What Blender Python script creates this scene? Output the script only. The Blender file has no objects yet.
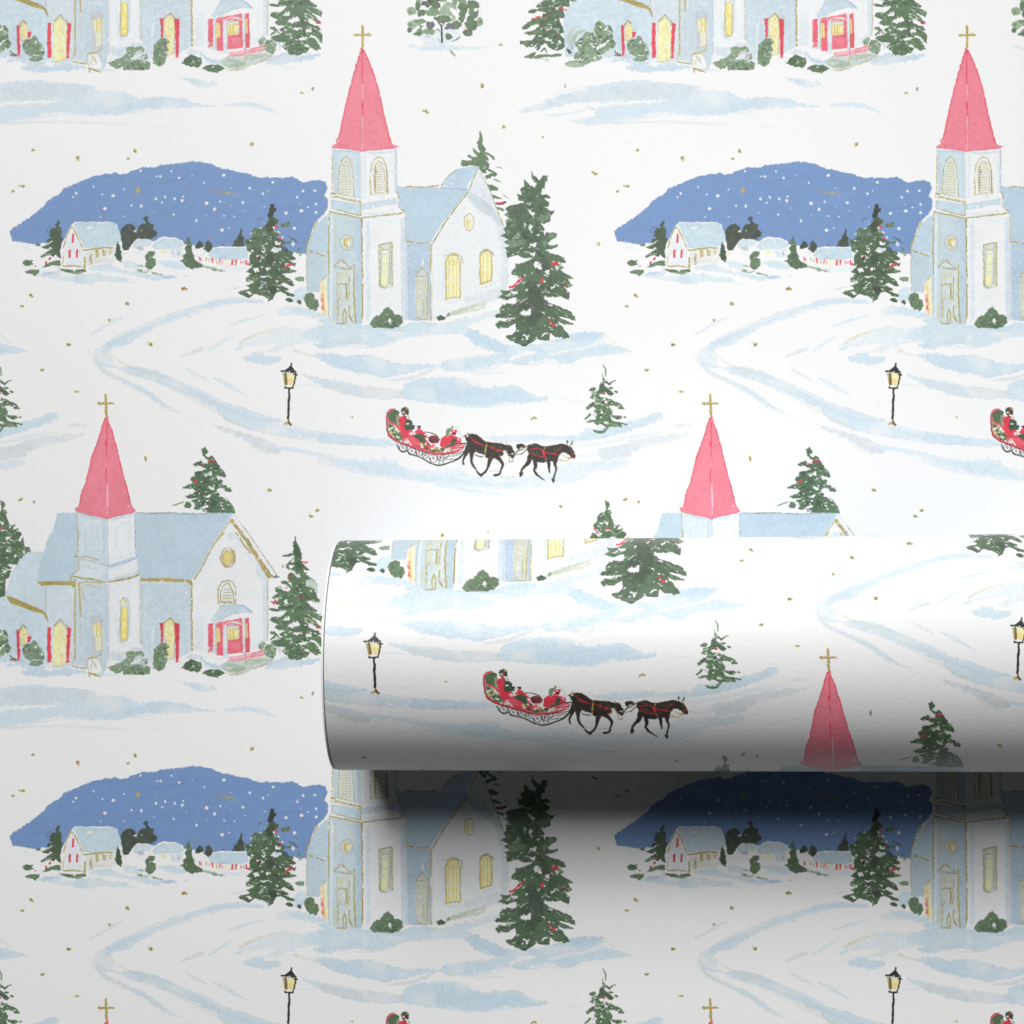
import bpy, bmesh
from mathutils import Vector, Matrix
import numpy as np, random, math
# ----------------------------------------------------------------------------
# The printed artwork: one repeat of the pattern, painted in code as watercolour
# (polygons, brush strokes and blobs with wobbling edges and pigment grain).
# ----------------------------------------------------------------------------
T = 605.0            # one repeat of the print, in print units
S = 3                # samples per print unit
N = int(T * S)
rng = np.random.RandomState(7)
rnd = random.Random(11)
_fx = np.fft.fftfreq(N)[:, None]; _fy = np.fft.rfftfreq(N)[None, :]
_f2 = (_fx ** 2 + _fy ** 2).astype(np.float32)
def field(scale):
    """smooth noise that repeats with the print, unit variance"""
    s = scale * S
    w = np.fft.rfft2(rng.standard_normal((N, N)).astype(np.float32))
    w *= np.exp(-2 * (math.pi * s) ** 2 * _f2)
    f = np.fft.irfft2(w, s=(N, N)).astype(np.float32)
    return f / f.std()
WX, WY = field(1.0), field(1.0)
FX, FY = field(.45), field(.45)
G1n, G2n, G3n = field(.3), field(1.1), field(7.)
CAN = np.ones((N, N, 3), np.float32)
WHITE = 233.0
def C(c):
    g = .3 * c[0] + .55 * c[1] + .15 * c[2]
    return np.array([(g + .955 * (v - g)) / WHITE for v in c], np.float32)

def parse(s):
    return [tuple(float(v) for v in p.split(',')) for p in s.split()]
class View:
    """turns measured positions of one close-up into print units"""
    def __init__(self, x0, y0, f): self.x0, self.y0, self.f = x0, y0, f
    def __call__(self, s):
        return [(self.x0 + x / self.f, self.y0 + y / self.f) for x, y in (parse(s) if isinstance(s, str) else s)]
    def r(self, v): return v / self.f

def smooth_closed(p, n=4):
    out = []
    L = len(p)
    for i in range(L):
        a, b, c, d = p[i - 1], p[i], p[(i + 1) % L], p[(i + 2) % L]
        for k in range(n):
            t = k / n
            out.append(tuple(.5 * (2 * b[j] + (c[j] - a[j]) * t + (2 * a[j] - 5 * b[j] + 4 * c[j] - d[j]) * t * t
                                   + (3 * b[j] - a[j] - 3 * c[j] + d[j]) * t ** 3) for j in (0, 1)))
    return out
def smooth_open(p, n=5):
    if len(p) < 3: return p
    q = [p[0]] + list(p) + [p[-1]]
    out = []
    for i in range(1, len(q) - 2):
        a, b, c, d = q[i - 1], q[i], q[i + 1], q[i + 2]
        for k in range(n):
            t = k / n
            out.append(tuple(.5 * (2 * b[j] + (c[j] - a[j]) * t + (2 * a[j] - 5 * b[j] + 4 * c[j] - d[j]) * t * t
                                   + (3 * b[j] - a[j] - 3 * c[j] + d[j]) * t ** 3) for j in range(len(b))))
    return out + [p[-1]]

def grid(x0, y0, x1, y1, wob, fine):
    ix = np.arange(int(math.floor(x0 * S)), int(math.ceil(x1 * S)) + 1)
    iy = np.arange(int(math.floor(y0 * S)), int(math.ceil(y1 * S)) + 1)
    sel = np.ix_(iy % N, ix % N)
    wob *= .42; fine *= .6
    X = (ix[None, :] + .5).astype(np.float32) / S + wob * WX[sel] + fine * FX[sel]
    Y = (iy[:, None] + .5).astype(np.float32) / S + wob * WY[sel] + fine * FY[sel]
    return sel, X, Y

def paint(sel, sd, col, a, soft, grain, edge, dry, bleed):
    al = np.clip(.5 - sd / (2 * soft), 0, 1)
    if bleed: al = al * np.clip(1 + bleed * G3n[sel], .15, 1.0)
    if dry:
        al = al * np.clip((G2n[sel] * .8 + G1n[sel] * .8 + (1 - dry) * 2.2) * 1.5, 0, 1)
    al = al * a
    c = np.broadcast_to(C(col), al.shape + (3,))
    m = 1 + .62 * grain * (.6 * G1n[sel] + .45 * G2n[sel] + .5 * G3n[sel])
    if edge: m = m * (1 - edge * np.exp(np.minimum(sd, 0) / .8))
    c = c * m[..., None]
    if edge or grain:                      # pigment thins toward paper white, never past it
        c = np.clip(c, 0, 1.0)
    CAN[sel] = CAN[sel] * (1 - al[..., None]) + c * al[..., None]

def poly(pts, col, a=1., wob=.5, fine=.25, soft=.3, grain=.035, edge=.0, dry=0., bleed=0., smooth=False, grow=0.):
    if smooth: pts = smooth_closed(pts)
    P = np.array(pts, np.float32)
    m = 3.5 + grow + soft
    sel, X, Y = grid(P[:, 0].min() - m, P[:, 1].min() - m, P[:, 0].max() + m, P[:, 1].max() + m, wob, fine)
    d2 = np.full(X.shape, 1e9, np.float32); ins = np.zeros(X.shape, bool)
    for i in range(len(P)):
        ax, ay = P[i - 1]; bx, by = P[i]
        ex, ey = bx - ax, by - ay
        L = ex * ex + ey * ey + 1e-9
        px, py = X - ax, Y - ay
        t = np.clip((px * ex + py * ey) / L, 0, 1)
        d2 = np.minimum(d2, (px - t * ex) ** 2 + (py - t * ey) ** 2)
        if ay != by:
            c = ((ay > Y) != (by > Y)) & (px < ex * py / ey)
            ins ^= c
    sd = np.sqrt(d2); sd[ins] *= -1
    paint(sel, sd - grow, col, a, soft, grain, edge, dry, bleed)

def stroke(pts, w, col, a=1., wob=.35, fine=.2, soft=.28, grain=.05, edge=0., dry=0., bleed=0., taper=True, smooth=True):
    n = len(pts)
    if isinstance(w, (int, float)):
        if taper and n > 2: ws = [w * .45] + [w] * (n - 2) + [w * .45]
        elif taper: ws = [w, w * .55]
        else: ws = [w] * n
    else: ws = list(w)
    q = [(p[0], p[1], ws[i]) for i, p in enumerate(pts)]
    if smooth and n > 2: q = smooth_open(q)
    P = np.array(q, np.float32)
    m = max(ws) / 2 + 3
    sel, X, Y = grid(P[:, 0].min() - m, P[:, 1].min() - m, P[:, 0].max() + m, P[:, 1].max() + m, wob, fine)
    sd = np.full(X.shape, 1e9, np.float32)
    for i in range(len(P) - 1):
        ax, ay, aw = P[i]; bx, by, bw = P[i + 1]
        ex, ey = bx - ax, by - ay
        t = np.clip(((X - ax) * ex + (Y - ay) * ey) / (ex * ex + ey * ey + 1e-9), 0, 1)
        sd = np.minimum(sd, np.sqrt((X - ax - t * ex) ** 2 + (Y - ay - t * ey) ** 2) - .5 * (aw + (bw - aw) * t))
    paint(sel, sd, col, a, soft, grain, edge, dry, bleed)

def blob(x, y, r, col, ry=None, rot=0., **k):
    ry = ry or r
    c, s = math.cos(rot), math.sin(rot)
    pts = [(x + r * math.cos(t) * c - ry * math.sin(t) * s, y + r * math.cos(t) * s + ry * math.sin(t) * c)
           for t in [i * math.pi / 5 for i in range(10)]]
    poly(pts, col, **k)

# pigments as they look on the finished sheet
BL, BLD, BW, PW = (182, 202, 214), (166, 191, 211), (189, 205, 214), (229, 231, 232)
WASH, WASHG, DEEP, WASHL = (200, 217, 227), (207, 213, 217), (184, 206, 222), (216, 225, 231)
GOLD, GOLDD, GOLDL, BEIGE = (164, 150, 84), (134, 118, 58), (204, 190, 126), (205, 205, 186)
GD, GM, GL, GP = (72, 90, 70), (95, 119, 89), (134, 156, 126), (176, 190, 172)
GX = (84, 92, 86)
RED, REDD, PINK = (224, 66, 84), (176, 50, 62), (234, 129, 146)
YEL, YELL = (240, 228, 166), (247, 239, 198)
INK = (44, 44, 42)
SNOW = (234, 235, 235)

def leafy(sil, gaps=(), n=60, size=4.0, ang=.5, cols=(GD, GM, GM, GL), lights=(), view=None, base=GM, dark=None, ndark=0):
    """a spruce or shrub: silhouette, then dabs of darker and lighter green, then the paper left bare"""
    v = view or (lambda q: q)
    P = v(sil)
    base = tuple(q + 5 for q in base)
    poly(P, base, wob=.45, fine=.35, grain=.10, soft=.25)
    A = np.array(P); cx = (A[:, 0].min() + A[:, 0].max()) / 2
    x0, y0 = A.min(0); x1, y1 = A.max(0)
    def inside(x, y):
        r = False
        for i in range(len(P)):
            (ax, ay), (bx, by) = P[i - 1], P[i]
            if (ay > y) != (by > y) and x < (bx - ax) * (y - ay) / (by - ay) + ax: r = not r
        return r
    k = tries = 0
    big = n >= 50
    n_ = int(n * 1.5) if big else n
    while k < n_ and tries < n_ * 12:
        tries += 1
        x, y = rnd.uniform(x0, x1), rnd.uniform(y0, y1)
        if not inside(x, y): continue
        sgn = 1 if x > cx else -1
        d = (x - cx) / (x1 - x0 + 1e-6) * 2
        L = size * rnd.uniform(.5, 1.3)
        t = ang * rnd.uniform(.3, 1.4)
        ex, ey = x + sgn * L * math.cos(t), y + L * math.sin(t)
        if not inside(ex, ey): ex, ey = x + (ex - x) * .4, y + (ey - y) * .4
        u = rnd.random() ** (1.5 - .9 * abs(d))
        c = cols[min(len(cols) - 1, int(u * len(cols)))]
        if big and abs(d) < .4 and rnd.random() < .35: c = (62, 76, 62)
        if big and abs(d) > .35 and rnd.random() < .3: c = (122, 146, 112)
        stroke([(x, y), ((x + ex) / 2, (y + ey) / 2 - .12 * L), (ex, ey)], size * rnd.uniform(.2, .46), c, a=rnd.uniform(.65, 1.), grain=.08)
        k += 1
    if big:                                   # slivers of bare paper between the boughs
        k = tries = 0
        while k < n // 2 and tries < 3000:
            tries += 1
            x, y = rnd.uniform(x0, x1), rnd.uniform(y0, y1)
            if not inside(x, y): continue
            sgn = 1 if x > cx else -1
            L = rnd.uniform(1.3, 3.3); t = ang * rnd.uniform(.2, 1.2)
            stroke([(x, y), (x + sgn * L * .5 * math.cos(t), y + L * .5 * math.sin(t)), (x + sgn * L * math.cos(t), y + L * math.sin(t))], rnd.uniform(.6, 1.4), SNOW, a=.95, grain=0)
            k += 1
    for s, c in lights: poly(v(s), c, wob=.4, fine=.3, grain=.08)
    for g in gaps: poly(v(g), SNOW, wob=1.0, fine=.9, grain=.01, grow=-.12)
    if GP in cols:                            # frosted tips and snow caught on the shrub
        for k in range(n // 2 + 4):
            x, y = rnd.uniform(x0 - 1.5, x1 + 1.5), rnd.uniform(y0 - 1.2, y1 + .5)
            r = size * rnd.uniform(.25, .6); t = rnd.uniform(-1.2, 1.2)
            stroke([(x, y), (x + r * math.cos(t), y + r * math.sin(t))], rnd.uniform(.5, 1.3), rnd.choice([(208, 217, 221), (224, 229, 232), (196, 208, 214), GP, (190, 208, 220)]), a=rnd.uniform(.5, .9), dry=.15)

def berries(pts, r=1.0, col=RED):
    for x, y in pts:
        blob(x, y, r * rnd.uniform(.75, 1.15), REDD if rnd.random() < .25 else col, wob=.3, fine=.2)

def louvre(pts_l, pts_r, n, w=.55, col=GOLD):
    for i in range(n):
        t = i / (n - 1)
        a = (pts_l[0][0] + (pts_l[1][0] - pts_l[0][0]) * t, pts_l[0][1] + (pts_l[1][1] - pts_l[0][1]) * t)
        b = (pts_r[0][0] + (pts_r[1][0] - pts_r[0][0]) * t, pts_r[0][1] + (pts_r[1][1] - pts_r[0][1]) * t)
        stroke([a, b], w, col, a=.85, dry=.25)
def line(pts, w=.8, col=GOLD, a=.95, dry=.28, **k):
    stroke(pts, w, col, a=a, dry=dry, taper=False, smooth=False, **k)
# ---- close-ups the artwork was measured in --------------------------------
A1, A2 = View(0, 140, 5.689), View(160, 140, 5.689)
VV = View(15, 210, 4.267)
T1, T2, C1 = View(300, 10, 5.12), View(290, 190, 6.827), View(390, 120, 4.452)
K1, K2, K3 = View(230, 190, 8.533), View(480, 160, 5.389), View(460, 120, 9.31)
R1, R2 = View(60, 260, 3.413), View(320, 290, 3.012)
S1, H1 = View(375, 395, 9.309), View(455, 420, 7.877)
L1, B1, B2 = View(0, 380, 6.024), View(0, 530, 6.024), View(150, 500, 5.689)
SB, BF, G4 = View(60, 395, 7.31), View(200, 510, 5.689), View(565, 605, 8.533)
F1, F2 = View(0, 605, 3.413), View(390, 605, 4.096)
K4, K5, K6, K7 = View(575, 355, 10.24), View(150, 430, 5.689), View(265, 530, 7.314), View(585, 490, 12.8)
LP = View(270, 350, 12.8)

def wash(pts, col=WASH, a=.85, **k):
    k.setdefault('smooth', True)
    poly(pts, col, a=a * .88, wob=1.5, fine=.35, soft=.5, grain=.02, edge=.04, bleed=.24, **k)
    deep = tuple(q - d for q, d in zip(col, (14, 9, 5)))
    poly(pts, deep, a=a * .36, wob=3.0, fine=.3, soft=1.5, grain=.03, bleed=.75, grow=-1.2, **k)
def drag(pts, w, col=WASH, a=.8, dry=.25, **k):
    stroke(pts, w, col, a=a, wob=.7, fine=.5, soft=.7, grain=.02, dry=dry, bleed=.2, **k)

# ---- snow: shadows, tracks, banks -----------------------------------------
def snow():
    # the lane that bends in front of the village
    wash(R1("700,148 640,132 560,140 470,160 400,178 330,204 270,228 225,250 185,270 150,290 115,322 122,345 150,362 182,366 178,345 165,325 168,305 190,298 235,285 275,258 320,232 400,205 470,182 540,160 620,148"), WASHL, .95)
    drag(R1("690,142 600,138 520,146 440,170"), [3, 5, 4, 1.5], WASH, .8)
    wash(R1("150,290 185,270 225,250 270,238 320,232 270,262 235,285 190,300 165,305"), WASH, .7)
    drag(R1("120,318 128,350 150,362 178,366"), 2.5, WASH, .9)
    drag(R1("92,305 110,335 150,380 220,415 300,455 360,500 410,522"), [1, 3.5, 5, 5, 6, 5, 1.5], WASHG, .75)
    drag(R1("205,405 290,448 345,490"), [2, 5, 3], WASH, .6)
    drag(R1("420,525 470,555 482,563"), 1.2, WASH, .6)
    wash(R1("205,368 250,362 300,372 340,388 400,412 470,445 540,480 600,500 680,526 745,550 800,575 870,592 940,600 1026,606 1026,630 950,620 860,610 790,605 720,590 650,578 600,560 555,540 540,515 500,490 440,462 380,438 320,410 270,396 220,385"), WASH, .75)
    wash(R1("230,375 300,380 380,415 470,455 550,495 560,520 500,488 430,455 360,425 290,400"), WASHG, .5)
    drag(R1("300,372 400,418 480,460 560,505 650,540 750,550"), 2.0, DEEP, .6, dry=.4)
    for s, w, c in (("690,146 620,140 540,150 460,172 380,198 300,230 230,262 170,295 125,325", 1.0, DEEP), ("640,128 560,136 470,158 400,176 330,202 270,226 200,258 150,288 112,322 110,345", 1.1, (190, 206, 218)),
                    ("118,330 140,352 200,368 300,372 400,412 480,446 560,486 640,512 750,548 860,584 1026,604", 1.1, (180, 203, 221)), ("225,388 320,414 400,450 480,486 540,520 600,562 700,590 800,608 900,620 1026,632", 1.1, (190, 207, 219)), ("100,335 160,385 240,425 310,462 370,505", 1.0, (186, 205, 220)), ("270,392 380,432 470,470 540,510", .9, DEEP), ("150,300 185,275 250,246 330,212", .9, DEEP)):
        drag(R1(s), w, c, .75, dry=.22)
    drag(R1("165,308 185,335 230,360 300,384"), [.8, 1.7, 1.7, 1.4], BEIGE, .9)
    drag(R1("440,478 500,505 560,535 630,568"), 1.2, BEIGE, .6)
    drag(R1("590,552 630,566"), 1.6, BEIGE, .7)
    wash(R1("515,560 560,572 620,588 690,610 745,635 750,658 715,660 670,640 630,615 570,590"), WASHG, .85)
    drag(R1("640,632 690,655 715,662"), 1.0, BEIGE, .8)
    drag(R1("748,640 810,650 870,662 930,678 1026,702"), [4, 4, 5, 6, 7], WASH, .8)
    drag(R1("920,680 960,695 1026,708"), 3.5, DEEP, .5)
    drag(R1("105,252 150,228 212,194"), [2.4, 2.6, 1.6], WASHG, .8); drag(R1("165,212 212,194"), 1.8, WASH, .8)
    drag(R1("575,224 640,203 692,190"), [1.5, 2.6, 1.4], WASH, .9)
    drag(R1("418,328 455,312 492,300"), [2, 4.5, 2], WASHG, .9); drag(R1("508,306 545,285 590,256"), [3, 2.5, 1.2], WASH, .9)
    drag(R1("597,305 612,300 630,294"), 3.4, WASH, .9)
    drag(R1("612,284 650,262 700,245 745,232"), [2.5, 2.8, 1.8, 1], BEIGE, .8)
    wash(R1("625,335 655,318 690,312 740,315 790,292 850,282 930,280 1026,262 1026,218 950,213 890,222 850,232 800,232 760,225 720,245 660,268 615,288 650,292 700,285 745,290 700,312 700,330 745,328 748,345 710,358 670,352 640,345"), WASHL, .75)
    wash(R1("625,335 655,320 690,322 705,332 742,328 748,345 712,360 672,352 642,346"), WASH, .9)
    wash(R1("745,168 790,158 860,170 930,200 980,212 920,214 860,195 800,185 770,190 740,185"), WASH, .85)
    wash(R1("825,265 850,238 900,226 1026,218 1026,272 960,292 920,300 875,292 900,275"), WASH, .65)
    wash(R1("870,288 910,276 960,275 1026,266 1026,276 970,292 920,302 880,298"), DEEP, .7)
    wash(R1("852,325 920,320 980,326 1026,325 1026,384 975,375 930,355 890,340"), DEEP, .6)
    drag(R1("800,308 860,328"), 2.5, BEIGE, .7)
    wash(R1("832,388 890,402 950,412 1026,430 1026,468 970,455 900,430 860,412"), WASH, .75)
    drag(R1("525,402 570,425 640,466"), [1.5, 4, 1.2], WASH, .95); drag(R1("430,370 465,390 502,410"), [2, 3.5, 1.5], WASHG, .7)
    drag(R1("815,425 875,431"), 1.6, WASH, .7)
    # banks below the church
    wash(R2("0,112 60,108 140,112 230,118 300,116 350,104 440,84 520,62 548,55 545,72 470,96 445,110 455,122 410,130 340,132 270,138 170,168 90,160 0,175"), WASH, .9)
    wash(R2("330,112 440,85 545,55 545,75 450,102 445,125 390,130"), WASHL, .6)
    wash(R2("0,198 60,200 150,196 200,214 260,222 345,222 360,230 300,240 250,252 190,262 130,252 70,240 20,222 0,206"), WASH, .95)
    drag(R2("200,272 260,268 310,252 350,232"), [1, 3.6, 3, 2], WASHG, .9)
    wash(R2("430,132 470,124 530,150 565,162 640,166 700,150 760,148 720,135 800,128 858,128 850,140 880,162 942,186 870,192 800,200 740,222 700,208 650,214 610,226 560,216 500,234 430,244 375,240 360,228 390,208 440,200 500,196 550,192 480,172 460,150"), WASH, .95)
    wash(R2("440,132 470,125 530,152 560,165 545,190 480,172 458,150"), DEEP, .5)
    wash(R2("700,158 730,140 800,128 858,130 820,150 750,152"), DEEP, .55)
    poly(R2("572,212 585,196 640,184 652,188 610,200"), SNOW, smooth=True, wob=.8); poly(R2("690,190 740,178 790,172 850,148 862,158 800,178 740,186 700,198"), SNOW, a=.6, smooth=True, wob=.8)
    drag(R2("450,246 480,252 530,248 560,252"), 2, WASHG, .6)
    drag(R2("850,130 890,160"), 2.0, BEIGE, .5)
    wash(R2("245,320 252,290 300,268 370,264 430,270 470,288 520,292 590,288 640,314 688,326 620,340 560,340 490,352 400,346 330,336 270,330"), WASH, 1.)
    wash(R2("300,290 370,275 440,285 500,300 580,300 620,325 560,335 480,345 400,338 320,325"), DEEP, .28)
    wash(R2("0,265 60,284 150,290 240,302 250,322 190,328 110,318 40,300 0,290"), WASHG, .7)
    drag(R2("700,325 760,335 795,342"), 1.6, WASHL, .9)
    for s, w, c in (("0,178 60,172 120,172 190,168 260,142 340,134 430,126", 1.0, DEEP), ("10,210 70,232 140,246 200,258 260,250 330,236", 1.0, DEEP), ("250,322 340,338 420,350 500,352 580,342 680,327", 1.1, DEEP), ("252,288 300,268 370,262 430,268 480,286", .8, (190, 208, 221)), ("375,240 440,246 520,236 570,218 640,224 700,208", 1.0, DEEP), ("440,136 480,172 548,194", .9, (180, 202, 220)), ("0,166 80,156 170,164", 1.0, BEIGE), ("110,318 190,328 244,322", .9, DEEP), ("640,214 740,222 800,202 942,186", .9, DEEP),
                    ("0,462 100,464 200,474", .9, DEEP), ("40,516 160,518 250,536 340,548", .9, DEEP), ("520,460 640,452 760,456 860,442 960,404 1026,390", .9, DEEP), ("350,580 460,594 600,598 720,586 800,564", .9, (190, 208, 221)), ("660,480 780,474 900,452", .8, BEIGE)):
        drag(R2(s), w, c, .6, dry=.25)
    # track under the sleigh
    wash(R2("0,432 60,434 130,444 200,448 240,465 190,472 100,462 0,460"), WASH, .75)
    wash(R2("500,445 560,438 640,434 730,440 830,428 900,405 960,388 1026,368 1026,392 930,424 840,450 760,455 690,450 600,456 540,460"), WASH, .8)
    wash(R2("0,505 100,514 210,510 255,538 340,548 420,536 470,560 590,562 700,542 745,520 840,516 930,514 870,536 800,562 740,582 600,596 480,592 350,582 200,566 80,545 0,520"), WASHL, .9)
    wash(R2("60,520 160,520 230,528 300,555 400,566 480,580 600,585 560,592 420,582 280,568 150,548"), WASH, .55)
    drag(R2("345,586 450,604 555,616"), [1.5, 4, 1.2], WASH, .9)
    drag(R2("640,476 760,470 880,456 1026,430"), [1, 4, 3.5, 3], WASHL, .9)
    drag(R2("760,500 860,492 960,462 1026,446"), [3, 6, 6, 6], WASHL, .8)
    drag(R2("130,710 150,711"), 1.6, WASH, .6)
    # the same track running on under the small tree
    wash(L1("-120,300 0,285 100,272 190,258 250,228 300,195 332,198 340,212 290,240 240,268 170,300 90,325 0,345 -120,362"), WASH, .85)
    drag(L1("-60,388 0,376 130,346 220,322 282,308"), [2, 3, 3, 3, 2], WASHL, 1.)
    wash(L1("-40,415 60,400 150,372 250,350 350,336 430,330 492,320 500,335 440,356 370,378 260,402 170,430 160,455 90,470 -20,478"), WASHG, .8)
    wash(L1("-20,488 60,480 110,482 165,496 120,518 50,536 -20,548"), WASHL, .9)
    drag(L1("422,278 460,270 515,274"), [2, 4, 2], WASHG, .8); drag(L1("535,245 560,232"), 1.2, WASHG, .5)
    # lane in front of the large church
    wash(F1("-292,383 -270,367 -234,358 -184,337 -134,317 -67,304 0,287 120,272 220,276 300,268 350,262 420,252 520,262 600,258 650,266 742,284 700,298 650,296 590,312 530,308 470,304 400,296 330,290 340,308 420,312 470,335 540,330 640,336 660,350 735,362 650,364 560,372 520,366 430,384 330,390 240,384 160,384 110,402 0,418 -80,422 -121,413 -67,402 -26,393 -40,378 -67,360 -34,367 0,358 40,356 150,350 230,338 120,340 0,346 -70,346 -150,362 -217,377"), WASH, .8)
    wash(F1("-220,368 -134,325 0,298 130,285 260,285 330,310 250,330 120,336 0,342 -100,345"), WASHG, .55)
    wash(F1("440,258 520,264 610,262 650,270 690,285 600,295 560,308 480,303 400,290 330,288 380,268"), DEEP, .35)
    wash(F1("470,348 560,332 640,338 600,352 540,368 470,372 430,384 350,388 380,370"), DEEP, .4)
    drag(F1("770,360 850,355 900,366 942,384"), [2, 5, 4, 1.5], WASH, .9)
    drag(F1("-40,418 130,416 260,416 425,425"), [3, 2, 2, 1], WASHG, .7); drag(F1("510,426 545,428 580,432"), 1.2, WASHG, .6); drag(F1("440,385 560,392"), 1.2, WASHL, .8)
    drag(F2("655,388 760,362 900,350"), 1.3, WASHG, .7)
    drag(F2("632,472 700,468 800,448"), [1, 2, 1.4], WASH, .8)
    for s, w, c in (("-280,384 -200,345 -100,312 0,288 120,274 240,276", .9, DEEP), ("-60,424 60,420 110,404 240,388 340,392 430,386 540,372", 1.0, DEEP), ("330,292 420,298 520,308 600,308 740,286", .9, DEEP), ("-40,352 100,342 230,338 340,312", .9, (188, 207, 220)), ("440,316 480,340 560,332 660,352 735,364", .9, DEEP)):
        drag(F1(s), w, c, .6, dry=.25)
    # slight shadow of the round bush
    wash(F2("70,188 140,190 200,182 290,190 410,192 350,200 250,205 180,206 120,200"), WASH, .8)
    wash(F2("110,140 180,150 215,178 190,190 150,180"), WASHL, .9)
    drag(A1("130,20 150,8"), 1.0, WASHG, .8)

# ---- night hill and village -------------------------------------------------
def village():
    HILL = (115, 146, 193)
    out = A1("62,508 90,490 120,475 140,455 165,440 190,420 210,405 235,388 250,375 262,352 275,340 300,325 330,312 350,295 365,272 390,265 420,252 450,240 480,228 510,212 540,205 600,193 650,188 690,195 720,188 740,178 770,172 790,160 850,155 885,150") + \
        A2("0,142 110,132 180,122 240,127 290,135 320,152 340,160 400,172 450,182 500,190 530,205 560,212 600,212 630,209 660,210 690,216 720,212 750,208 780,220 800,234 840,238 870,230 905,228 945,238 940,250 955,268 945,290 932,312 945,330 957,350 950,395 930,420 900,450 875,480 862,520 850,560 840,600 834,648 790,645 700,630 560,620 420,615 280,610 130,590 0,570") + \
        A1("880,580 760,590 640,600 500,600 380,610 300,590 240,585 200,595 160,588 110,578 70,575 62,555 50,525")
    poly(out, HILL, wob=.6, fine=.45, soft=.35, grain=.018, edge=.05, dry=0)
    poly(out, (108, 138, 188), a=.3, wob=2.5, fine=.6, soft=2.2, grain=.03, bleed=.5, grow=-3)
    for s, w in (("820,235 900,245 1000,225 1060,215", 1.8), ("500,215 560,205 640,215", 1.2)):
        drag(A1(s), w, (88, 116, 168), .5, dry=.5)
    drag(A2("660,380 740,390 860,360"), 2, (92, 122, 174), .4, dry=.5); drag(A2("300,600 420,560 560,540"), 5, (120, 140, 176), .35, dry=.5)
    drag(A2("200,540 300,560 420,520"), 3, (128, 140, 170), .3, dry=.6)
    for i in range(42):   # ragged dry-brush rim on the left shoulder
        t = i / 41
        x, y = 10 + t * 128, 231 - 52 * math.sin(t * 1.45) - 14 * t
    for s in ("210,410 235,385", "255,375 262,355", "345,300 368,268", "372,270 400,262", "395,272 412,262", "470,240 482,226", "505,220 528,210"):
        stroke(A1(s), 1.0, HILL, a=.8, dry=.35)
    sn = A1("530,265 432,302 413,325 580,308 643,316 595,390 704,279 747,371 802,374 704,435 912,207 890,205 973,176 798,176 887,334 940,326 993,334 921,354 874,411 986,422 1018,214 570,437")
    sn += A2("63,176 108,213 182,200 250,241 363,201 402,272 510,273 585,304 614,285 642,241 470,355 402,370 131,320 125,345 148,384 76,422 28,325 265,358 342,349 310,393 264,430 206,457 364,431 423,435 393,499 352,512 595,378 814,288 880,286 802,366 842,382 887,364 803,402 888,411 765,502 482,402 715,415 780,325 420,312")
    big = {0, 4, 5, 10, 9}
    for i, (x, y) in enumerate(sn):
        r = rnd.choice([1.0, 1.15, 1.3, 1.4]) if i % 3 else rnd.choice([.6, .7, .8])
        if (x, y) in (sn[4], sn[5]) or i in (26, 39, 47, 54, 56): r = 1.75
        blob(x, y, r, (242, 243, 245), ry=r * rnd.uniform(.8, 1.2), wob=.3, a=.97)
    blob(*A1("785,284")[0], 2.2, (176, 160, 96), ry=2.9, rot=.4, wob=.5)
    drag(A2("280,285 340,296 400,300 436,318"), 2.0, (150, 146, 120), .8, dry=.55); blob(*A2("385,302")[0], 2.4, (160, 152, 112), ry=1.6, wob=.6, dry=.3)
    for s in ("195,537", "292,555"): blob(*A2(s)[0], 1, (150, 142, 108), wob=.5)
    # dark trees against the hill
    DK = (66, 76, 66)
    leafy("690,505 715,480 740,475 765,490 780,520 785,495 805,480 830,475 820,455 808,450 825,430 845,440 840,455 850,470 875,480 870,505 895,525 885,550 860,555 880,560 760,575 745,600 725,625 700,628 688,570 683,540", ["722,508 735,500 738,512", "755,520 770,512 768,530", "795,505 808,508 800,518", "790,560 805,555 800,568"], 34, 3.2, .6, (DK, DK, GD), view=A1, base=DK)
    leafy("330,455 340,470 332,490 345,500 350,520 345,545 356,560 352,600 345,640 352,680 335,668 310,650 280,645 262,655 230,670 225,655 260,640 280,622 250,620 240,605 270,600 285,590 262,578 272,562 300,558 272,540 290,530 280,520 300,500 318,500 312,480", ["258,580 300,572 290,590", "270,622 290,610 300,618 285,630"], 34, 3.0, .6, (GD, GD, GM), view=A1, base=(72, 88, 68))
    stroke(A1("300,498 275,500 262,518 280,530"), .8, (90, 100, 100), a=.8)
    for s in ("195,600 215,588 232,596 215,608", "230,608 275,588 285,598 240,615"): poly(A1(s), GM, grain=.1)
    leafy("460,500 468,520 462,540 478,555 474,575 480,600 440,612 405,608 420,590 418,575 438,560 440,545 452,530", (), 12, 2.6, .6, (DK, GD), view=A2, base=DK)
    leafy("275,568 285,580 296,595 298,615 290,640 270,660 250,640 258,625 245,615 262,600 256,585", (), 8, 2.2, .6, (DK, GD), view=A2, base=DK)
    leafy("222,570 240,585 246,600 235,612 205,620 200,605 212,590", (), 5, 2.2, .6, (DK,), view=A2, base=DK); poly(A2("355,600 362,590 370,608"), DK)
    # snow line in front of the hill
    poly(A1("50,598 110,585 165,592 200,600 230,610 250,640 355,690 700,640 760,590 880,580 1000,590 1060,640 1180,680 1320,640 1400,630 1600,720 1600,800 900,800 200,770 60,650"), SNOW, wob=.8, fine=.4, grain=.0, soft=.5, smooth=True)
    drag(A1("132,605 150,615 185,628"), [2, 4, 2], WASHL, 1.)
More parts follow.
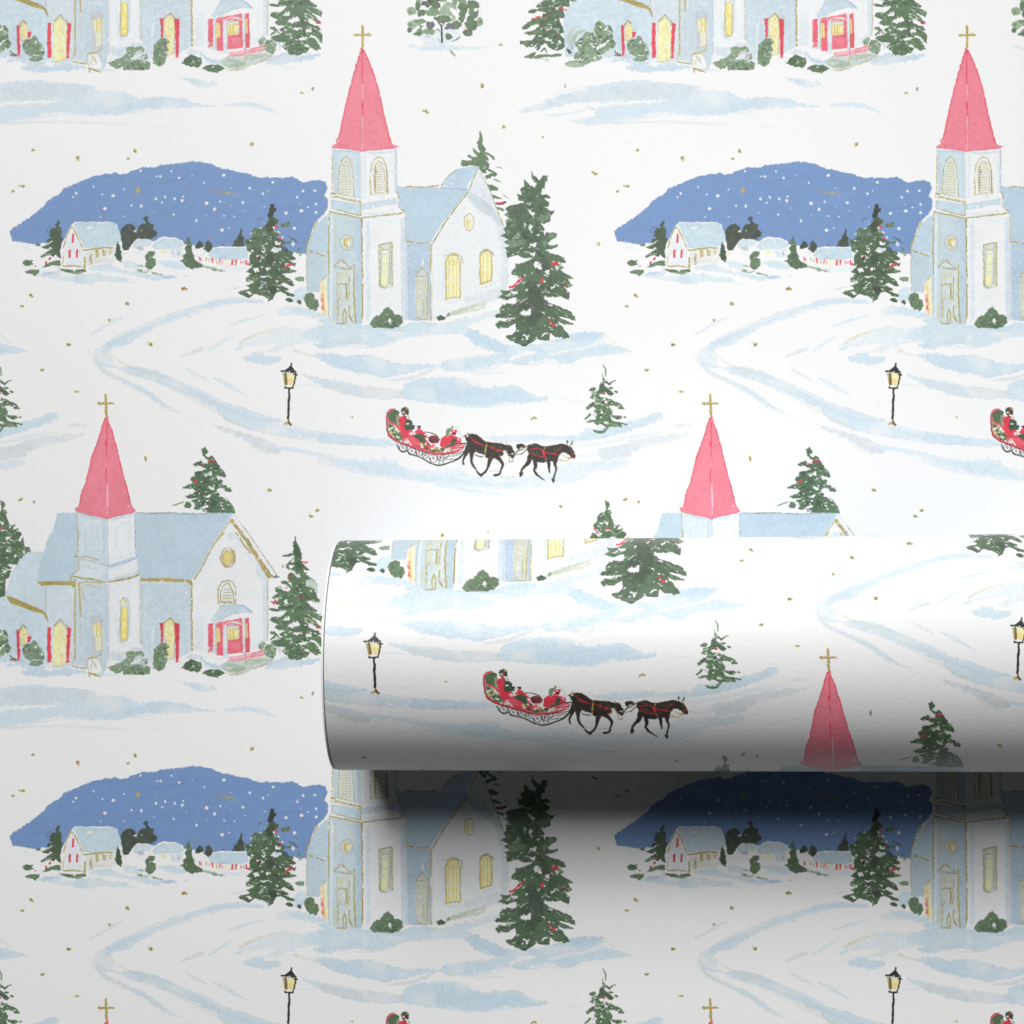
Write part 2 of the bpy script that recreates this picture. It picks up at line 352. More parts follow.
    wash(A1("215,765 260,745 310,755 350,765 420,768 480,760 560,758 640,780 700,782 735,808 650,808 560,805 500,818 420,812 340,795 260,780 205,775"), WASH, 1.)
    wash(A1("240,752 300,745 330,735 310,720 350,735 345,760 280,765"), (178, 192, 214), .7)
    wash(A1("510,735 520,712 560,705 610,700 650,712 690,735 740,748 800,752 860,768 920,775 905,796 850,790 800,780 740,768 660,752 600,745 550,742"), WASH, .95)
    wash(A1("695,692 730,688 770,695 815,718 800,735 760,738 720,728 705,712"), WASH, .8)
    wash(A1("890,690 940,672 1000,690 1060,720 1040,735 980,730 920,710"), WASH, .85)
    drag(A1("930,788 960,775 1000,778"), [1, 2.4, 1], (160, 182, 214), .9, dry=.4); drag(A1("740,805 785,822"), 1.4, WASHL, .9)
    drag(A2("0,770 40,785 92,780"), [1.5, 2.4, 1], (166, 186, 214), .8, dry=.4)
    wash(A2("330,735 400,715 480,722 500,735 420,748"), WASHL, .9)
    wash(A2("390,850 440,835 480,828 450,842 410,855"), WASH, .8)
    # shrubs left of the cottage
    for s in ("128,690 150,680 185,685 180,700 190,708 150,718 130,705", "140,745 180,735 225,738 215,755 195,775 175,760 145,755", "235,725 260,705 300,690 340,680 345,715 300,712 265,722", "260,655 290,640 320,650 290,660", "225,660 255,645 262,660 235,672"):
        leafy(s, (), 8, 2.4, .4, (GD, GM, GL), view=A1, base=GM)
    berries(A1("285,672 262,695 200,718 298,655 258,702 280,678"), 1.0, (206, 62, 80)); blob(*A1("302,655")[0], 1.2, (60, 40, 40)); blob(*A1("258,706")[0], .9, (80, 40, 44))
    # white cottage with a blue roof
    poly(A1("405,480 352,585 342,620 350,712 372,728 475,732 505,715 640,700 690,650 695,590 665,478 640,465 420,465"), SNOW, wob=.4, grain=0)
    poly(A1("415,472 480,468 560,472 650,470 668,488 685,540 690,575 660,600 560,612 480,610 466,580 440,530"), (192, 212, 222), wob=.4, edge=.05, grain=.03)
    poly(A1("490,498 520,492 528,500 500,506"), SNOW, smooth=True)
    poly(A1("410,505 440,560 466,612 472,725 375,722 362,640 375,585"), (222, 226, 230), wob=.3, grain=.02)
    poly(A1("480,622 650,615 655,690 560,698 510,712 485,720"), (222, 223, 218), wob=.3, grain=.03)
    drag(A1("520,695 560,690 640,695"), 4, (212, 212, 206), .7)
    for s, w in (("405,492 378,545 360,612", 1.1), ("412,498 440,545 466,608", 1.3), ("474,624 520,620 590,613 642,613", 1.6), ("360,718 420,715 468,722", 1.2), ("480,668 480,726", 1.7), ("362,640 354,710", .7), ("515,650 518,705", 1.4), ("510,660 508,700", .8)):
        line(A1(s), w, GOLD, dry=.2)
    for s in ("414,538 412,578", "394,628 396,665", "438,625 437,664"): stroke(A1(s), 2.1, RED, taper=False)
    line(A1("420,540 419,575"), .5, (230, 180, 190))
    for s, w in (("548,630 550,660", 2.4), ("585,628 588,652", 2.2), ("600,628 598,652", 1.2), ("628,630 626,645", 1.8), ("558,628 558,660", 1)): line(A1(s), w, (176, 162, 92), dry=.15)
    stroke(A1("348,735 380,745 430,748 480,742"), [2, 3, 4, 3], GM, dry=.15); stroke(A1("400,752 440,758 470,750"), 2.2, GL)
    leafy("668,575 680,600 688,630 692,670 685,692 665,680 650,655 660,630 662,600", (), 10, 2.4, .6, (GD, GM), view=A1, base=(66, 84, 66))
    drag(A1("700,650 712,640"), 1.4, (210, 196, 140), .9)
    # far white cottages
    poly(A1("745,640 750,590 775,562 820,560 880,575 895,560 930,550 1000,555 1040,575 1060,640 1000,680 900,690 800,660"), SNOW, wob=.5, grain=0)
    poly(A1("752,600 765,575 800,563 850,572 868,580 850,605 800,608 765,618"), (203, 217, 225), wob=.5, edge=.05)
    poly(A1("770,618 785,605 810,605 820,622 800,632"), (186, 190, 194), wob=.5, dry=.15)
    poly(A1("862,605 885,575 925,560 990,562 1025,572 1045,600 1010,615 930,620 880,622"), (199, 216, 225), wob=.5, edge=.05)
    poly(A1("960,625 1035,612 1040,660 985,668"), (208, 218, 225), wob=.5, dry=.2)
    drag(A1("985,620 985,662"), .8, (176, 196, 212), .9); drag(A1("1010,625 1012,670"), .8, (176, 196, 212), .9)
    poly(A1("908,632 925,624 948,630 945,645 915,642"), YEL, wob=.3); stroke(A1("1015,640 1022,655"), .8, INK, a=.6); blob(*A2("125,622")[0], .9, YEL); 
    drag(A1("770,640 800,650 830,655"), 1.4, WASH, .8)
    leafy("830,650 850,630 880,635 878,655 860,668 885,680 888,710 870,730 845,738 825,715 830,690 822,670", ["838,668 868,668 850,676"], 18, 2.6, .5, (GM, GL, GM, GD), view=A1, base=GM)
    stroke(A1("785,742 830,748 925,768"), [2, 2.6, .8], GL, dry=.2); stroke(A1("790,715 820,718"), 1.2, GL)
    leafy("160,548 172,575 182,600 178,625 190,645 188,665 205,690 240,705 238,725 205,728 180,735 150,720 130,695 108,690 135,675 130,660 148,640 138,620 150,600 140,585", (), 26, 3, .6, (GD, GM, GM, GL), view=A2, base=(82, 104, 78))
    # long low house with red shutters
    poly(A2("190,650 230,612 275,640 300,615 340,605 490,608 510,640 512,710 440,725 330,715 230,690"), SNOW, wob=.4, grain=0)
    poly(A2("275,655 292,628 315,615 400,613 485,615 498,640 500,668 450,682 380,680 330,676 290,672"), (190, 211, 222), wob=.4, edge=.05)
    line(A2("402,618 402,680"), .5, (176, 198, 212)); drag(A2("235,625 260,640 230,655"), 1.5, WASHL, .9)
    for s, c, w in (("222,665 224,680", RED, 1.4), ("232,672 233,686", RED, 1.0), ("262,668 260,684", GOLD, 1.2), ("278,675 279,690", (190, 170, 90), 1.0), ("296,676 298,694", RED, 1.9), ("320,682 322,700", (196, 180, 104), 1.3), ("340,680 338,698", PINK, 2.0), ("352,690 356,700", RED, 1.2), ("372,685 374,702", YEL, 1.6), ("388,688 389,702", YEL, 1.2), ("410,685 410,706", RED, 2.0), ("420,690 420,704", YEL, 1.5), ("432,684 432,706", RED, 1.6), ("460,688 462,702", PINK, 1.6), ("476,688 474,700", RED, .9), ("490,684 488,706", RED, 1.5), ("502,704 506,704", RED, 1.5)):
        stroke(A2(s), w, c, taper=False, a=.9)
    drag(A2("335,708 380,712 440,708"), 1.2, (226, 170, 178), .5); drag(A2("240,715 290,728 370,745"), [1.2, 2.2, 1], GL, .9); drag(A2("300,738 350,744"), 1.4, GM, .9); stroke(A2("140,772 155,778"), .7, INK, a=.5)
# ---- the church beside the village -----------------------------------------
def church_a():
    # spruce behind the gable
    leafy("185,95 200,120 212,180 210,225 238,260 235,295 275,310 310,330 325,362 312,370 280,340 245,315 268,365 260,378 235,365 265,400 278,435 262,450 300,465 345,500 330,525 300,520 280,545 245,545 228,522 260,505 300,490 240,460 245,495 215,490 180,460 165,430 100,420 25,430 8,400 20,375 90,375 110,360 75,345 70,325 90,322 130,345 165,335 130,305 118,265 130,258 175,310 190,290 165,265 165,230 150,210 162,200 175,180 180,130", ["225,425 245,440 235,450", "245,330 268,335 275,350", "240,330 225,318 236,312"], 26, 3.0, .5, (GM, GM, GD, GL), view=K3)
    for s, w in (("335,435 365,440 398,452", 1.0), ("315,545 345,562 385,577", 1.5), ("398,690 425,710 452,727", .9)): stroke(K3(s), [w * .5, w, .3], GL)
    poly(K3("242,595 290,600 340,625 362,645 345,660 300,650 275,675 262,640"), GM, grain=.1); poly(K3("275,680 310,690 350,710 392,735 350,735 310,725 318,750 295,745 280,715"), GM, grain=.1)
    stroke(K3("320,775 370,780 420,765"), [.6, 2.2, 2], (60, 50, 48)); stroke(K3("350,772 395,770"), 1.8, RED, taper=False)
    stroke(K3("330,810 370,825 415,835"), [1, 2.8, 1], GM); stroke(K3("370,830 400,850"), 1.5, GL); blob(*K3("375,827")[0], .5, (200, 140, 60))
    # roofs and gable
    poly(C1("30,290 65,300 100,302 150,297 225,300 290,303 350,312 330,335 250,440 182,548 120,545 75,545 72,410 40,388"), (181, 203, 217), wob=.35, grain=.02, edge=.03)
    drag(C1("150,500 200,420 280,340"), 5, (170, 194, 212), .35); drag(C1("60,320 150,330 300,325"), 4, (172, 196, 214), .3)
    poly(C1("228,290 260,245 298,218 345,208 400,204 375,255 352,312 300,305"), (184, 204, 220), wob=.35, edge=.04); drag(C1("280,290 320,240 360,220"), 4, (172, 194, 216), .5)
    poly(C1("350,280 372,250 392,212 398,215 352,312 340,310"), (222, 230, 235), wob=.4)
    poly(C1("352,330 400,228 440,300 470,385 500,455 515,520 528,600 532,700 515,790 430,815 350,845 260,875 185,895 180,552 250,450"), (226, 229, 231), wob=.35, grain=.015)
    poly(C1("440,420 500,460 520,560 530,690 510,790 430,810 340,815 330,790 430,760 490,740 500,640 490,540 470,470"), (206, 214, 221), a=.75, wob=.8, soft=1.0, bleed=.2)
    poly(C1("400,225 440,300 478,408 470,430 400,350 352,320"), (214, 221, 226), wob=.4, edge=.04)
    poly(C1("348,318 400,345 450,385 495,440 500,478 455,430 400,400 360,360 338,340"), (190, 203, 212), a=.8, wob=.5, edge=.08)
    drag(C1("340,335 400,400 470,440"), 2.5, (200, 210, 218), .7); drag(C1("260,470 300,430 330,380"), 3, (216, 222, 226), .6)
    poly(C1("330,345 345,328 352,312 335,330 250,440 190,545 178,548 235,455"), (226, 230, 233), wob=.4)
    line(C1("230,290 262,246 300,218"), .9, (150, 152, 110)); line(C1("398,206 375,252 352,310"), 1.0, (150, 150, 104)); line(C1("226,298 280,305 350,312"), .8, (120, 142, 200), a=.8)
    line(C1("62,300 85,295 110,297 150,299 215,291"), 1.3, (150, 140, 90), dry=.4); line(C1("345,322 290,395 240,462 186,556"), 1.25, (150, 140, 84)); line(C1("402,232 440,300 470,380 508,470"), .7, (160, 158, 120), dry=.4); line(C1("480,410 508,472"), 1.0, (160, 152, 100))
    line(C1("182,552 180,700 182,890"), 1.1); line(C1("70,543 130,548 182,548"), 1.0); line(C1("184,560 189,700 187,890"), .5, (200, 196, 160))
    # nave wall and side door
    poly(C1("76,550 178,552 180,890 120,892 78,890"), (178, 198, 214), wob=.3, grain=.04, edge=.05)
    poly(C1("110,700 140,660 170,690 172,890 116,880"), (204, 210, 204), wob=.4, grain=.05)
    poly(C1("138,640 146,620 152,625 146,648"), (232, 234, 236), wob=.3)
    line(C1("114,698 142,660 172,690 118,698"), .8); line(C1("122,702 120,880"), .9, GOLDL); line(C1("168,700 165,885"), 1.0, GOLD)
    line(C1("132,715 150,712 150,780 132,782 132,715"), .6, GOLDL); line(C1("150,800 150,880"), .7); line(C1("133,800 148,805"), .6, GOLDL); line(C1("118,875 140,888 165,888"), .9); drag(C1("142,720 142,870"), 1.4, (196, 202, 186), .7); line(C1("158,705 156,870"), .6, GOLDL)
    # gable windows
    for cx, cy, rx, ry in ((352, 455, 22, 38),):
        blob(*C1([(cx, cy)])[0], 5.0, PW, ry=8.6); 
        p = [(cx + rx * math.cos(t), cy + ry * math.sin(t)) for t in [i * .42 for i in range(16)]]
        line(C1(p), .8, (178, 160, 84), dry=.3); blob(*C1([(cx - 2, cy + 4)])[0], 3.0, YEL, ry=5.4, grain=.08); stroke(C1("346,440 344,478"), .6, GOLD, dry=.3)
    def arched(v, pts, w=1.1, fill=YEL, mul=((),), bars=()):
        poly(v(pts), fill, wob=.35, grain=.09, dry=.12); 
        q = v(pts); line(q + [q[0]], w, (174, 154, 76), dry=.25)
        for b in bars: line(v(b), .7, (206, 180, 96), a=.8, dry=.3)
    arched(C1, "248,625 260,605 285,598 305,605 312,640 312,790 285,788 250,798", 1.2, bars=("262,620 262,790", "280,610 280,788", "298,625 296,780"))
    drag(C1("240,640 242,800 320,800"), 1.6, (206, 214, 220), .9); line(C1("245,605 280,590 320,605 322,640"), .8, (170, 150, 80), dry=.35); drag(C1("270,650 272,730"), 1.8, YELL, .9, dry=.35); drag(C1("302,640 303,780"), 1.2, YELL, .9)
    arched(C1, "400,605 415,585 440,580 452,600 454,690 450,715 425,722 402,730", 1.2, bars=("415,600 413,725", "435,590 433,720"))
    drag(C1("400,600 430,572 460,590"), 1.4, (188, 196, 176), .8); line(C1("398,605 405,585 432,576 458,592 460,602"), .8, (150, 140, 90), dry=.3); drag(C1("405,745 440,738 475,718"), 1.8, (206, 210, 206), .9); drag(C1("425,610 424,700"), 1.6, YELL, .8, dry=.4)
    drag(C1("240,880 290,855 350,835 420,815 400,840 340,850 260,872"), 3.0, (196, 203, 186), .9, dry=.15); drag(C1("260,868 320,845 390,825"), [3, 4, 2], (186, 196, 174), .9)
    leafy("205,878 225,868 248,876 240,890 215,892", (), 5, 2, .3, (GD, GM), view=C1, base=GD); blob(*C1("262,866")[0], 1.8, GL)
    # apse on the left
    poly(T2("110,405 118,370 132,335 155,285 185,232 215,200 232,182 258,165 262,430 200,432 150,420"), (182, 204, 217), wob=.4, edge=.05, grain=.03)
    poly(T2("112,412 180,428 262,442 262,570 215,620 195,700 115,692 112,560"), (186, 203, 214), wob=.4, edge=.05, grain=.03)
    drag(T2("245,170 190,215 160,275 135,330"), 1.6, (232, 235, 236), .9); line(T2("185,215 160,268 135,320 118,360 112,405"), 1.5, (178, 160, 92), dry=.4); line(T2("112,408 150,420"), 1.7, dry=.15); line(T2("180,428 205,438 240,450"), 1.3, dry=.25); line(T2("112,412 110,560 114,690"), .7, (150, 150, 120), a=.7, dry=.4)
    poly(T2("200,640 232,600 262,572 266,850 240,860 212,835"), (232, 226, 196), wob=.4, grain=.06); drag(T2("222,620 228,760 240,850"), 2.0, (232, 196, 96), .9, dry=.4); drag(T2("248,600 250,850"), 2.0, YELL, .9); line(T2("205,632 208,760"), .8, (236, 206, 208)); drag(T2("218,720 224,790 228,840"), 1.7, RED, .9, dry=.2); line(T2("225,612 252,578"), .8)
    poly(T2("22,690 60,662 105,660 105,740 60,780 30,760"), WASH, wob=.8, soft=.6)
    # tower
    poly(T2("240,440 272,150 492,196 494,912 440,915 300,905 262,880"), (190, 206, 214), wob=.3, grain=.03)
    poly(T2("275,165 300,180 298,900 268,880"), (206, 219, 227), wob=.4); poly(T2("445,200 490,200 490,910 450,912"), (178, 199, 215), wob=.4, a=.8)
    poly(T2("495,200 640,178 785,158 798,500 798,890 640,905 505,922"), (228, 230, 232), wob=.3, grain=.012)
    poly(T2("515,215 545,205 545,500 550,860 520,905"), (208, 219, 227), a=.8, wob=.5); poly(T2("752,190 790,180 796,500 798,890 760,880 755,500"), (200, 212, 222), a=.85, wob=.5); drag(T2("640,205 690,215 740,195"), 2.5, (212, 221, 228), .7); drag(T2("540,200 640,190 740,175"), 2, (216, 224, 230), .6)
    # ledges
    poly(T2("262,40 285,50 480,85 735,45 745,60 745,120 790,150 700,170 490,195 268,145 285,130"), (231, 233, 234), wob=.3, grain=.01)
    poly(T2("287,65 380,80 478,92 480,172 380,155 287,130"), (192, 211, 222), wob=.4, edge=.05)
    poly(T2("488,92 600,75 722,55 728,95 610,110 560,125 487,135"), (196, 213, 224), wob=.5, edge=.05, dry=.08); poly(T2("490,150 600,150 720,130 700,158 560,178 492,186"), (218, 225, 230), wob=.5)
    line(T2("280,20 300,25"), 1.3); line(T2("280,42 350,60 480,84"), .9, dry=.35); line(T2("480,82 484,175"), .8, dry=.35); line(T2("310,132 390,150"), .9, dry=.4); line(T2("385,152 480,174"), 1.0, dry=.4)
    line(T2("268,145 265,300 262,440 266,570"), 1.3); line(T2("270,146 380,168 490,192"), 1.3, dry=.2); line(T2("490,190 560,182 640,170"), 1.2, dry=.3); line(T2("640,172 720,162 765,155"), 1.5, dry=.1); line(T2("755,130 780,145 790,165"), .8, (120, 120, 80)); line(T2("735,50 742,120"), .7, (160, 160, 130)); line(T2("490,192 490,400 495,600 494,880"), 1.4, (160, 144, 76)); line(T2("788,180 792,350"), .8, (160, 150, 100), dry=.5); line(T2("795,360 795,880"), .6, (150, 164, 180), a=.7, dry=.4); line(T2("800,352 830,358"), 1.4)
    line(T2("285,70 283,130"), .6, (160, 160, 130)); line(T2("258,440 268,430"), 1.0); line(T2("265,580 262,850"), .7, (170, 170, 140), dry=.5)
    # tower: round window, door with pediment, tall lit window
    line(T2("308,195 310,400"), 1.6, (196, 194, 150), a=.8, dry=.45); line(T2("296,180 292,860"), .7, (174, 180, 160), a=.6, dry=.5)
    blob(*T2("386,358")[0], 6.6, (200, 208, 206), ry=7.4, a=.8); p = [(386 + 46 * math.cos(t), 358 + 52 * math.sin(t)) for t in [i * .42 for i in range(16)]]; line(T2(p), .7, (164, 166, 148), dry=.35); p = [(388 + 32 * math.cos(t), 358 + 38 * math.sin(t)) for t in [i * .42 for i in range(16)]]; line(T2(p), .6, (204, 204, 190), dry=.35); blob(*T2("390,358")[0], 3.3, (222, 200, 120), ry=4.8, grain=.1); line(T2("372,335 372,382"), 1.0, GOLD, dry=.3); blob(*T2("402,362")[0], 1.4, PW, ry=3)
    line(T2("298,522 345,482 418,530"), 1.0); line(T2("300,525 420,540"), 1.0); poly(T2("320,515 348,488 395,520"), (214, 220, 218), wob=.3); line(T2("330,478 360,475 380,492"), .7)
    poly(T2("318,545 436,545 440,905 320,905"), (200, 210, 208), wob=.3, grain=.05)
    line(T2("436,510 436,700 448,905"), 1.4); line(T2("320,560 322,900"), 1.0, (186, 178, 120), dry=.3); line(T2("404,585 400,740"), 1.0); line(T2("384,640 384,740"), 1.6, (158, 146, 80), dry=.1); line(T2("330,648 350,638 384,648"), 1.2); line(T2("340,560 342,600"), 1.0, GOLDL); line(T2("362,560 362,590"), .9, GOLDL); line(T2("385,560 384,590"), .9, GOLDL); line(T2("330,600 404,595"), .7, GOLDL); line(T2("345,735 328,760 330,860"), 1.0, dry=.35); line(T2("362,905 362,840 372,808 384,850 378,905"), 1.2); line(T2("408,790 402,830 410,870 422,895"), 1.5, dry=.2); line(T2("320,910 380,912"), 1.2, dry=.3); line(T2("375,740 400,745"), .8, GOLDL); line(T2("345,740 350,640"), .7, GOLDL); drag(T2("356,660 358,720"), 2.4, (196, 210, 218), .9); drag(T2("350,760 350,860"), 2.4, (188, 204, 214), .9); drag(T2("392,760 392,830"), 2.0, (200, 212, 218), .9); line(T2("300,780 300,900"), .8, (190, 186, 140), dry=.4); line(T2("455,700 460,900"), .6, (200, 198, 170))
    poly(T2("606,375 640,362 700,358 705,520 700,650 660,670 620,672 608,640"), (204, 212, 206), wob=.3, grain=.04)
    line(T2("606,378 640,366 696,358"), 1.3); line(T2("606,380 610,520 614,655 640,668"), 1.3, (160, 150, 90)); line(T2("696,360 692,520 698,655"), 1.2); line(T2("680,375 678,640"), .9, (160, 160, 120)); line(T2("622,385 620,650"), .9, (176, 174, 136), dry=.4)
    for s in ("630,440 664,438 664,500 632,502", "634,512 662,512 662,548 634,550", "630,560 664,562 664,652 640,655 624,640"): poly(T2(s), YEL, wob=.35, grain=.1, dry=.12)
    line(T2("628,408 668,405"), 1.8, (190, 176, 110)); poly(T2("626,415 668,412 668,430 626,432"), PW, wob=.3); line(T2("628,435 666,432"), .6, (180, 190, 196)); drag(T2("652,450 655,640"), 1.0, YELL, .9, dry=.4); drag(T2("618,658 650,668 700,658"), 1.4, (176, 186, 176), .8)
    # belfry
    poly(T1("162,712 308,722 312,978 172,942"), (200, 215, 223), wob=.3, grain=.03); poly(T1("312,722 400,722 492,712 494,948 318,972"), (229, 231, 233), wob=.3, grain=.012)
    for s in ("170,712 188,712 186,940 174,936", "290,722 304,722 306,965 292,960"): poly(T1(s), (186, 205, 218), a=.8, wob=.4)
    drag(T1("180,718 240,722 300,726"), 3, (180, 198, 212), .8); drag(T1("330,728 400,732 480,722"), 2.5, (190, 204, 216), .9); drag(T1("332,740 330,960"), 2.0, (206, 217, 225), .9); drag(T1("472,730 470,830"), 2, (216, 223, 229), .8); drag(T1("488,715 486,930"), 2.0, (186, 203, 218), .9)
    arch1 = "195,940 196,850 202,800 214,765 232,748 250,760 262,790 270,850 276,960"; arch2 = "362,945 358,850 366,790 380,762 400,748 425,760 440,800 446,860 452,938"
    poly(T1(arch1), (214, 222, 220), wob=.3); poly(T1(arch2), (228, 229, 224), wob=.3)
    line(T1(arch1 + " 240,950 195,940"), .9, (160, 152, 100), dry=.35); line(T1(arch2), 1.0, (170, 158, 96), dry=.3); line(T1("362,945 450,938"), .7, (190, 190, 180)); line(T1("380,925 378,840 386,790 400,770 420,785 432,830 436,925"), .7, (176, 166, 116), dry=.3); line(T1("208,935 208,830 222,780 234,765 250,790 256,860 258,940"), .6, (186, 180, 140), dry=.35)
    louvre(T1("216,785 212,935"), T1("250,780 262,930"), 12, .75); louvre(T1("388,790 386,935"), T1("418,785 430,932"), 12, .8); line(T1("234,775 238,935"), .6, GOLDL); line(T1("384,800 384,930"), 1.1, (150, 146, 104), dry=.3); blob(*T1("390,828")[0], 1.0, (120, 130, 150), wob=.4); line(T1("444,820 446,935"), 1.1, (150, 146, 104), dry=.35)
    line(T1("166,745 164,930"), .9, (170, 158, 92), dry=.4); line(T1("312,725 314,965"), .6, (190, 190, 170)); line(T1("492,712 494,935"), .7, (150, 164, 184), dry=.3); poly(T1("160,940 172,938 318,968 494,940 500,952 318,984 165,955"), (232, 234, 235), wob=.3); line(T1("158,938 180,942"), 1.2, (150, 134, 70)); line(T1("175,952 312,980"), .9, dry=.35); line(T1("497,930 508,960"), .9, (150, 140, 80))
    # spire
    sp = "316,194 330,206 350,250 378,330 405,420 430,545 450,625 466,680 485,692 507,695 480,710 440,712 400,718 360,718 320,724 270,716 225,710 160,706 165,695 188,682 205,625 215,570 235,480 250,420 270,340 290,270 305,225"
    poly(T1(sp), PINK, wob=.35, grain=.035, edge=.08)
    poly(T1("318,215 345,260 370,330 400,420 425,545 460,680 400,700 322,712"), (228, 122, 138), a=.35, wob=.8, soft=.8, bleed=.3)
    for s, w in (("315,196 300,240 272,335 245,440 222,540 206,620 192,668", 1.1), ("318,198 340,235 368,300 405,418 430,545 452,625 466,680", 1.1), ("318,200 318,330 320,420", 1.1), ("318,470 319,510", 1.5), ("320,520 318,600 316,690", .9)): line(T1(s), w, (222, 66, 84), dry=.25)
    line(T1("319,380 322,450"), .8, (244, 214, 218), dry=.2); line(T1("320,545 320,620 318,712"), .9, (242, 206, 212), dry=.15); stroke(T1("313,195 318,208 330,212"), 2.0, (222, 72, 90)); line(T1("190,682 185,665 200,650"), .7, (222, 70, 88)); poly(T1("192,668 198,662 198,676"), (240, 220, 222)); stroke(T1("162,700 230,706 320,716 400,712 500,695"), .9, (222, 110, 126), dry=.3); stroke(T1("185,695 240,690 300,705"), 2, (224, 112, 128), a=.6)
    # cross
    stroke(T1("320,80 321,130 320,188"), 2.2, (172, 150, 72), taper=False, grain=.12, dry=.08); stroke(T1("280,128 320,127 360,126"), 2.0, (172, 150, 72), taper=False, grain=.12, dry=.1); stroke(T1("352,116 354,134"), 1.3, (196, 176, 100)); stroke(T1("322,120 322,180"), .5, GOLDL)
    # snow bank hem and shrubs by the door
    poly(T2("240,885 330,915 450,920 530,925 545,905 640,935 780,925 830,900 900,895 1000,905 1000,935 760,965 560,955 400,935 260,930 180,890"), WASH, wob=.8, soft=.5, grain=.02)
    drag(T2("200,900 300,880 400,905 480,915"), 2, (178, 198, 214), .5)
    leafy("92,740 112,708 135,698 160,705 172,740 192,755 198,790 180,820 160,812 140,822 112,790", (), 16, 3.2, .9, (GM, GL, GM, GD), view=T2, base=GM)
    poly(T2("48,760 60,748 78,762 70,782"), GD); poly(T2("32,608 60,592 95,592 92,622 60,628"), (122, 150, 122), edge=.1)
    leafy("540,915 560,880 590,855 605,860 640,815 670,798 695,820 715,845 745,848 768,870 770,905 740,930 700,945 650,940 600,940 570,935", ["670,890 685,878 700,895 690,912 672,905", "655,855 665,848 668,862", "640,905 655,900 650,915"], 30, 4.0, .8, (GM, GM, GL, GD), view=T2, base=(96, 120, 90))
    for x, y in ((590, 905), (600, 920), (650, 920)): blob(*T2([(x, y)])[0], 1.5, (96, 98, 104), a=.8, wob=.6)

# ---- trees on the rise, lamp, sleigh ---------------------------------------
def tree_lane():
    leafy("360,112 372,125 375,150 398,155 395,185 375,190 365,225 385,240 410,250 418,275 395,290 375,300 395,320 375,340 420,360 415,385 390,400 425,410 470,440 465,470 440,475 470,500 505,520 540,535 530,560 560,580 545,600 500,600 545,625 530,645 490,650 520,680 580,685 560,705 520,708 470,710 440,715 500,755 540,790 548,812 520,820 460,790 430,810 500,840 495,855 460,860 545,890 550,905 500,910 440,870 400,870 380,900 325,962 330,930 290,910 240,890 210,885 160,920 120,905 60,875 90,860 140,850 170,835 140,812 170,800 190,790 140,780 135,750 165,735 185,720 140,695 165,680 195,655 170,640 165,600 160,555 190,540 150,520 135,480 125,415 160,425 190,400 188,350 215,315 250,330 290,310 300,290 330,240 312,218 330,205 335,150", ["205,358 220,362 210,380", "345,495 380,490 430,488 440,515 400,530 360,525", "375,440 400,435 440,450 420,470 390,462", "280,460 325,458 310,472", "265,525 300,500 310,512 290,535", "195,670 240,660 255,690 225,702", "300,675 320,650 345,670 330,695", "240,740 330,728 320,742 270,755", "380,755 415,775 425,800 400,785", "235,838 285,818 275,835", "130,868 170,855 205,872 170,885", "270,862 310,858 300,872", "240,560 275,570 265,590", "160,770 210,772 185,790", "410,670 440,680 420,690", "325,850 342,855 335,870", "320,900 332,905 325,925"], 95, 4.2, .5, (GD, GD, GM, GM, GL), view=K1, base=(76, 98, 72))
    poly(K1("268,375 290,352 325,372 310,390 280,392"), (120, 134, 150), a=.8); poly(K1("360,500 420,492 432,510 390,522"), (196, 212, 222), wob=.3)
    poly(K1("345,120 372,112 376,150 395,158 360,225 340,240 318,215 332,190"), (52, 60, 52), wob=.4); poly(K1("300,290 350,250 380,260 375,330 340,360 310,340"), (58, 72, 56), wob=.5, a=.8); poly(K1("310,560 360,545 380,600 350,650 310,620"), (56, 66, 56), a=.6, wob=.8); poly(K1("330,820 380,815 400,850 370,890 330,860"), (60, 68, 60), a=.7, wob=.6)
    leafy("430,290 460,285 485,272 510,275 515,300 480,318 440,315", (), 6, 2.6, .2, (GM, GD), view=K1)
    leafy("480,445 510,430 530,440 520,458 490,460", (), 4, 2, .3, (GD, GM), view=K1); stroke(K1("498,395 540,420 580,450"), [.8, 2.4, .6], (92, 112, 132)); poly(K1("515,460 535,440 560,460 540,478"), (206, 220, 228)); poly(K1("450,495 470,480 500,520 470,525"), (74, 88, 110)); stroke(K1("560,520 600,545 590,560"), 2.2, GL, dry=.2); stroke(K1("590,500 575,520"), 1.5, GM)
    poly(K1("550,755 590,735 630,742 628,780 590,780"), (126, 150, 124), edge=.1); poly(K1("470,935 500,920 535,930 538,958 505,955"), GD); poly(K1("570,950 590,935 608,955 600,975"), GD); stroke(K1("240,270 245,245 275,240"), 1.2, (96, 110, 110)); stroke(K1("380,240 410,260"), 1.4, GM); blob(*K1("415,270")[0], .7, (196, 160, 70))
    for x, y in ((398, 312), (430, 412), (240, 575), (500, 640), (480, 650), (520, 635), (385, 318), (155, 632)): blob(*K1([(x, y)])[0], 1.35, RED, wob=.4)
    for x, y in ((372, 322), (445, 402), (232, 565), (475, 632)): blob(*K1([(x, y)])[0], 1.1, (238, 226, 226), wob=.4)
    blob(*K1("246,585")[0], 1.2, (50, 40, 46)); blob(*K1("552,628")[0], 1.2, (140, 118, 60)); blob(*K1("545,640")[0], 1.1, (70, 58, 50)); stroke(K1("400,420 430,422"), .8, (60, 50, 60))

